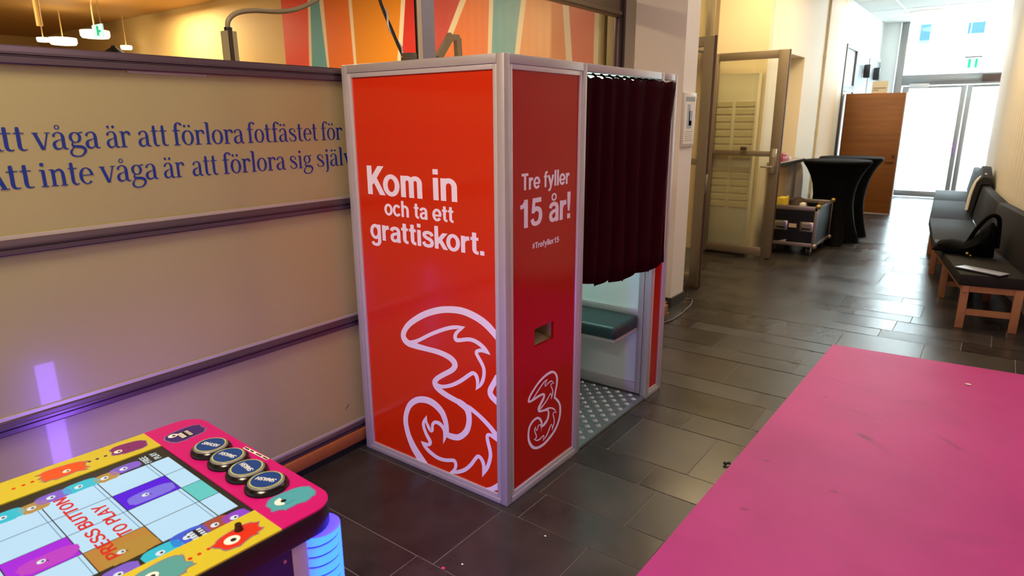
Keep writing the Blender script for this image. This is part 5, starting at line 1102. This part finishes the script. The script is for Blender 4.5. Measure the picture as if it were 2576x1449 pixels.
# four push buttons
bsil = mat('button_ring', '#8f9190', .35, .4); byel = mat('button_yellow', '#c9cf6a', .4); bblu = mat('button_blue', '#143f86', .30); bwht = mat('button_white', '#dfe6ea', .4); gun = mat('button_bezel', '#17100f', .16, .2)
for (x, y), ra in (((-.116, -1.172), .35), ((-.024, -1.176), PI + .25), ((.071, -1.181), PI - .05), ((.163, -1.186), PI + .45)):
    u, v = L(x, y)
    sb = aobj('smash_button', MB().lathe([(.0525, 0), (.0525, .005), (.0505, .010), (.045, .0125), (.043, .0145), (.040, .015)], tz(u, v, HT), 36), gun, pk, smooth=True)
    c_ = aobj('cap', MB().lathe([(.043, .012), (.0435, .0165), (.0415, .0185), (.036, .0192)], tz(u, v, HT), 36), bsil, pk, smooth=True)
    mb = MB(); mb.cur = 0; ell(mb, u, v, .0385, .0385, HT + .0190, 32); mb.cur = 1; ell(mb, u, v, .0360, .0360, HT + .0193, 32)
    aobj('cap_disc', mb, [byel, bblu], pk)
    cr_, sr_ = math.cos(ra), math.sin(ra)
    mb = MB((0, 0, 1)); letters(mb, 'SMASH', SANS, SADV, lambda a, b: tz(u + (a + b * .15) * cr_ - b * sr_, v + (a + b * .15) * sr_ + b * cr_, HT + .0201), -.0255, .0255, -.0070, .014 / 720)
    aobj('cap_lettering', mb, bwht, pk)
mb = MB(); q4 = [L(-.061, -1.1035), L(.048, -1.1030), L(.048, -1.1125), L(-.061, -1.1135)]
aobj('paper_label', MB().prism(q4, tz, HT, HT + .0006), M['paper'], pk)
mb = MB()
for i in range(20):
    if i in (4, 8, 9, 15): continue
    x = -.058 + i * .0053; a_, b_ = L(x, -1.1055); c__, d__ = L(x + .0042, -1.1110); mb.prism([(a_, b_), (c__, b_), (c__, d__), (a_, d__)], tz, HT + .0006, HT + .0009)
aobj('label_print', mb, ink, pk)
# glowing ribbed corner posts
lg = bpy.data.materials.new('led_tube'); lg.use_nodes = True; nt = lg.node_tree; p = nt.nodes['Principled BSDF']; p.inputs['Roughness'].default_value = .3
tc = nt.nodes.new('ShaderNodeTexCoord'); sx_ = nt.nodes.new('ShaderNodeSeparateXYZ'); nt.links.new(tc.outputs['Normal'], sx_.inputs[0])
cr = nt.nodes.new('ShaderNodeValToRGB'); cr.color_ramp.elements[0].position = .15; cr.color_ramp.elements[0].color = (.05, .03, 1, 1); cr.color_ramp.elements[1].position = .95; cr.color_ramp.elements[1].color = (.01, .15, 1, 1)
mr = nt.nodes.new('ShaderNodeMapRange'); mr.inputs['From Min'].default_value = -.1; mr.inputs['From Max'].default_value = .9
nt.links.new(sx_.outputs['X'], mr.inputs['Value']); nt.links.new(mr.outputs[0], cr.inputs['Fac']); nt.links.new(cr.outputs[0], p.inputs['Emission Color']); p.inputs['Emission Strength'].default_value = 3.4
p.inputs['Base Color'].default_value = (.12, .12, .3, 1)
lgd = mat('led_groove', '#10104a', .4, emit='#2a30c8', es=.8)
for cu, cv, sg in ((.318, .112, 1), (-.318, .112, -1), (.318, VN + .038, 1), (-.318, VN + .038, -1)):
    mb = MB(); a0 = math.atan2(-cv + (VN + VF) / 2, -cu); N_ = 40; pit = .027; rows_ = []
    k0 = int(.05 / pit) - 3
    for i in range(27):
        for fr_, dr in ((0.0, -.0025), (.13, -.0025), (.20, 0), (.93, 0)): rows_.append(((k0 + i + fr_) * pit, dr))
    b0 = len(mb.v)
    for z, dr in rows_:
        for j in range(N_ + 1):
            a = a0 + 2 * PI * j / N_; zz_ = min(.684, max(.05, z + .045 * j / N_))
            mb.v.append(tz(cu + (.052 + dr) * math.cos(a), cv + (.052 + dr) * math.sin(a), zz_))
    for i in range(len(rows_) - 1):
        for j in range(N_):
            q = b0 + i * (N_ + 1) + j
            if abs(mb.v[q][2] - mb.v[q + N_ + 1][2]) + abs(mb.v[q + 1][2] - mb.v[q + N_ + 2][2]) < 1e-6: continue
            mb.f.append((q, q + 1, q + N_ + 2, q + N_ + 1)); mb.m.append(1 if i % 4 == 0 else 0)
    mb.prism([(cu + .0515 * math.cos(2 * PI * j / 32), cv + .0515 * math.sin(2 * PI * j / 32)) for j in range(32)], tz, .6835, .6845)
    aobj('light_post', mb, [lg, lgd], smooth=True)
    aobj('corner_trim', MB().box(cu + (.0 if sg > 0 else -.022), cu + (.022 if sg > 0 else 0), cv + VO + (-.085 if cv > 0 else .045), cv + VO + (-.045 if cv > 0 else .085), .05, .688), wtrim)
for u, v, e_, ro, sa, sb in ((-.376, .112, 5.5, (0, PI / 2, 0), .60, .07), (.318, .172, 7.0, (PI / 2, 0, 0), .07, .60)):   # the light given off by the two far posts
    l_ = bpy.data.lights.new('post_glow', 'AREA'); l_.shape = 'RECTANGLE'; l_.size = sa; l_.size_y = sb; l_.energy = e_; l_.color = (.30, .14, 1.0)
    lo_ = bpy.data.objects.new('post_glow', l_); COL.objects.link(lo_); lo_.parent = T; lo_.location = tz(u, v, .37); lo_.rotation_euler = ro
for u in (-.25, .25):
    for v in (.05, VN + .10): aobj('foot', MB().cyl(tz(u, v, 0), tz(u, v, .042), .025, n=12), M['rubber'])
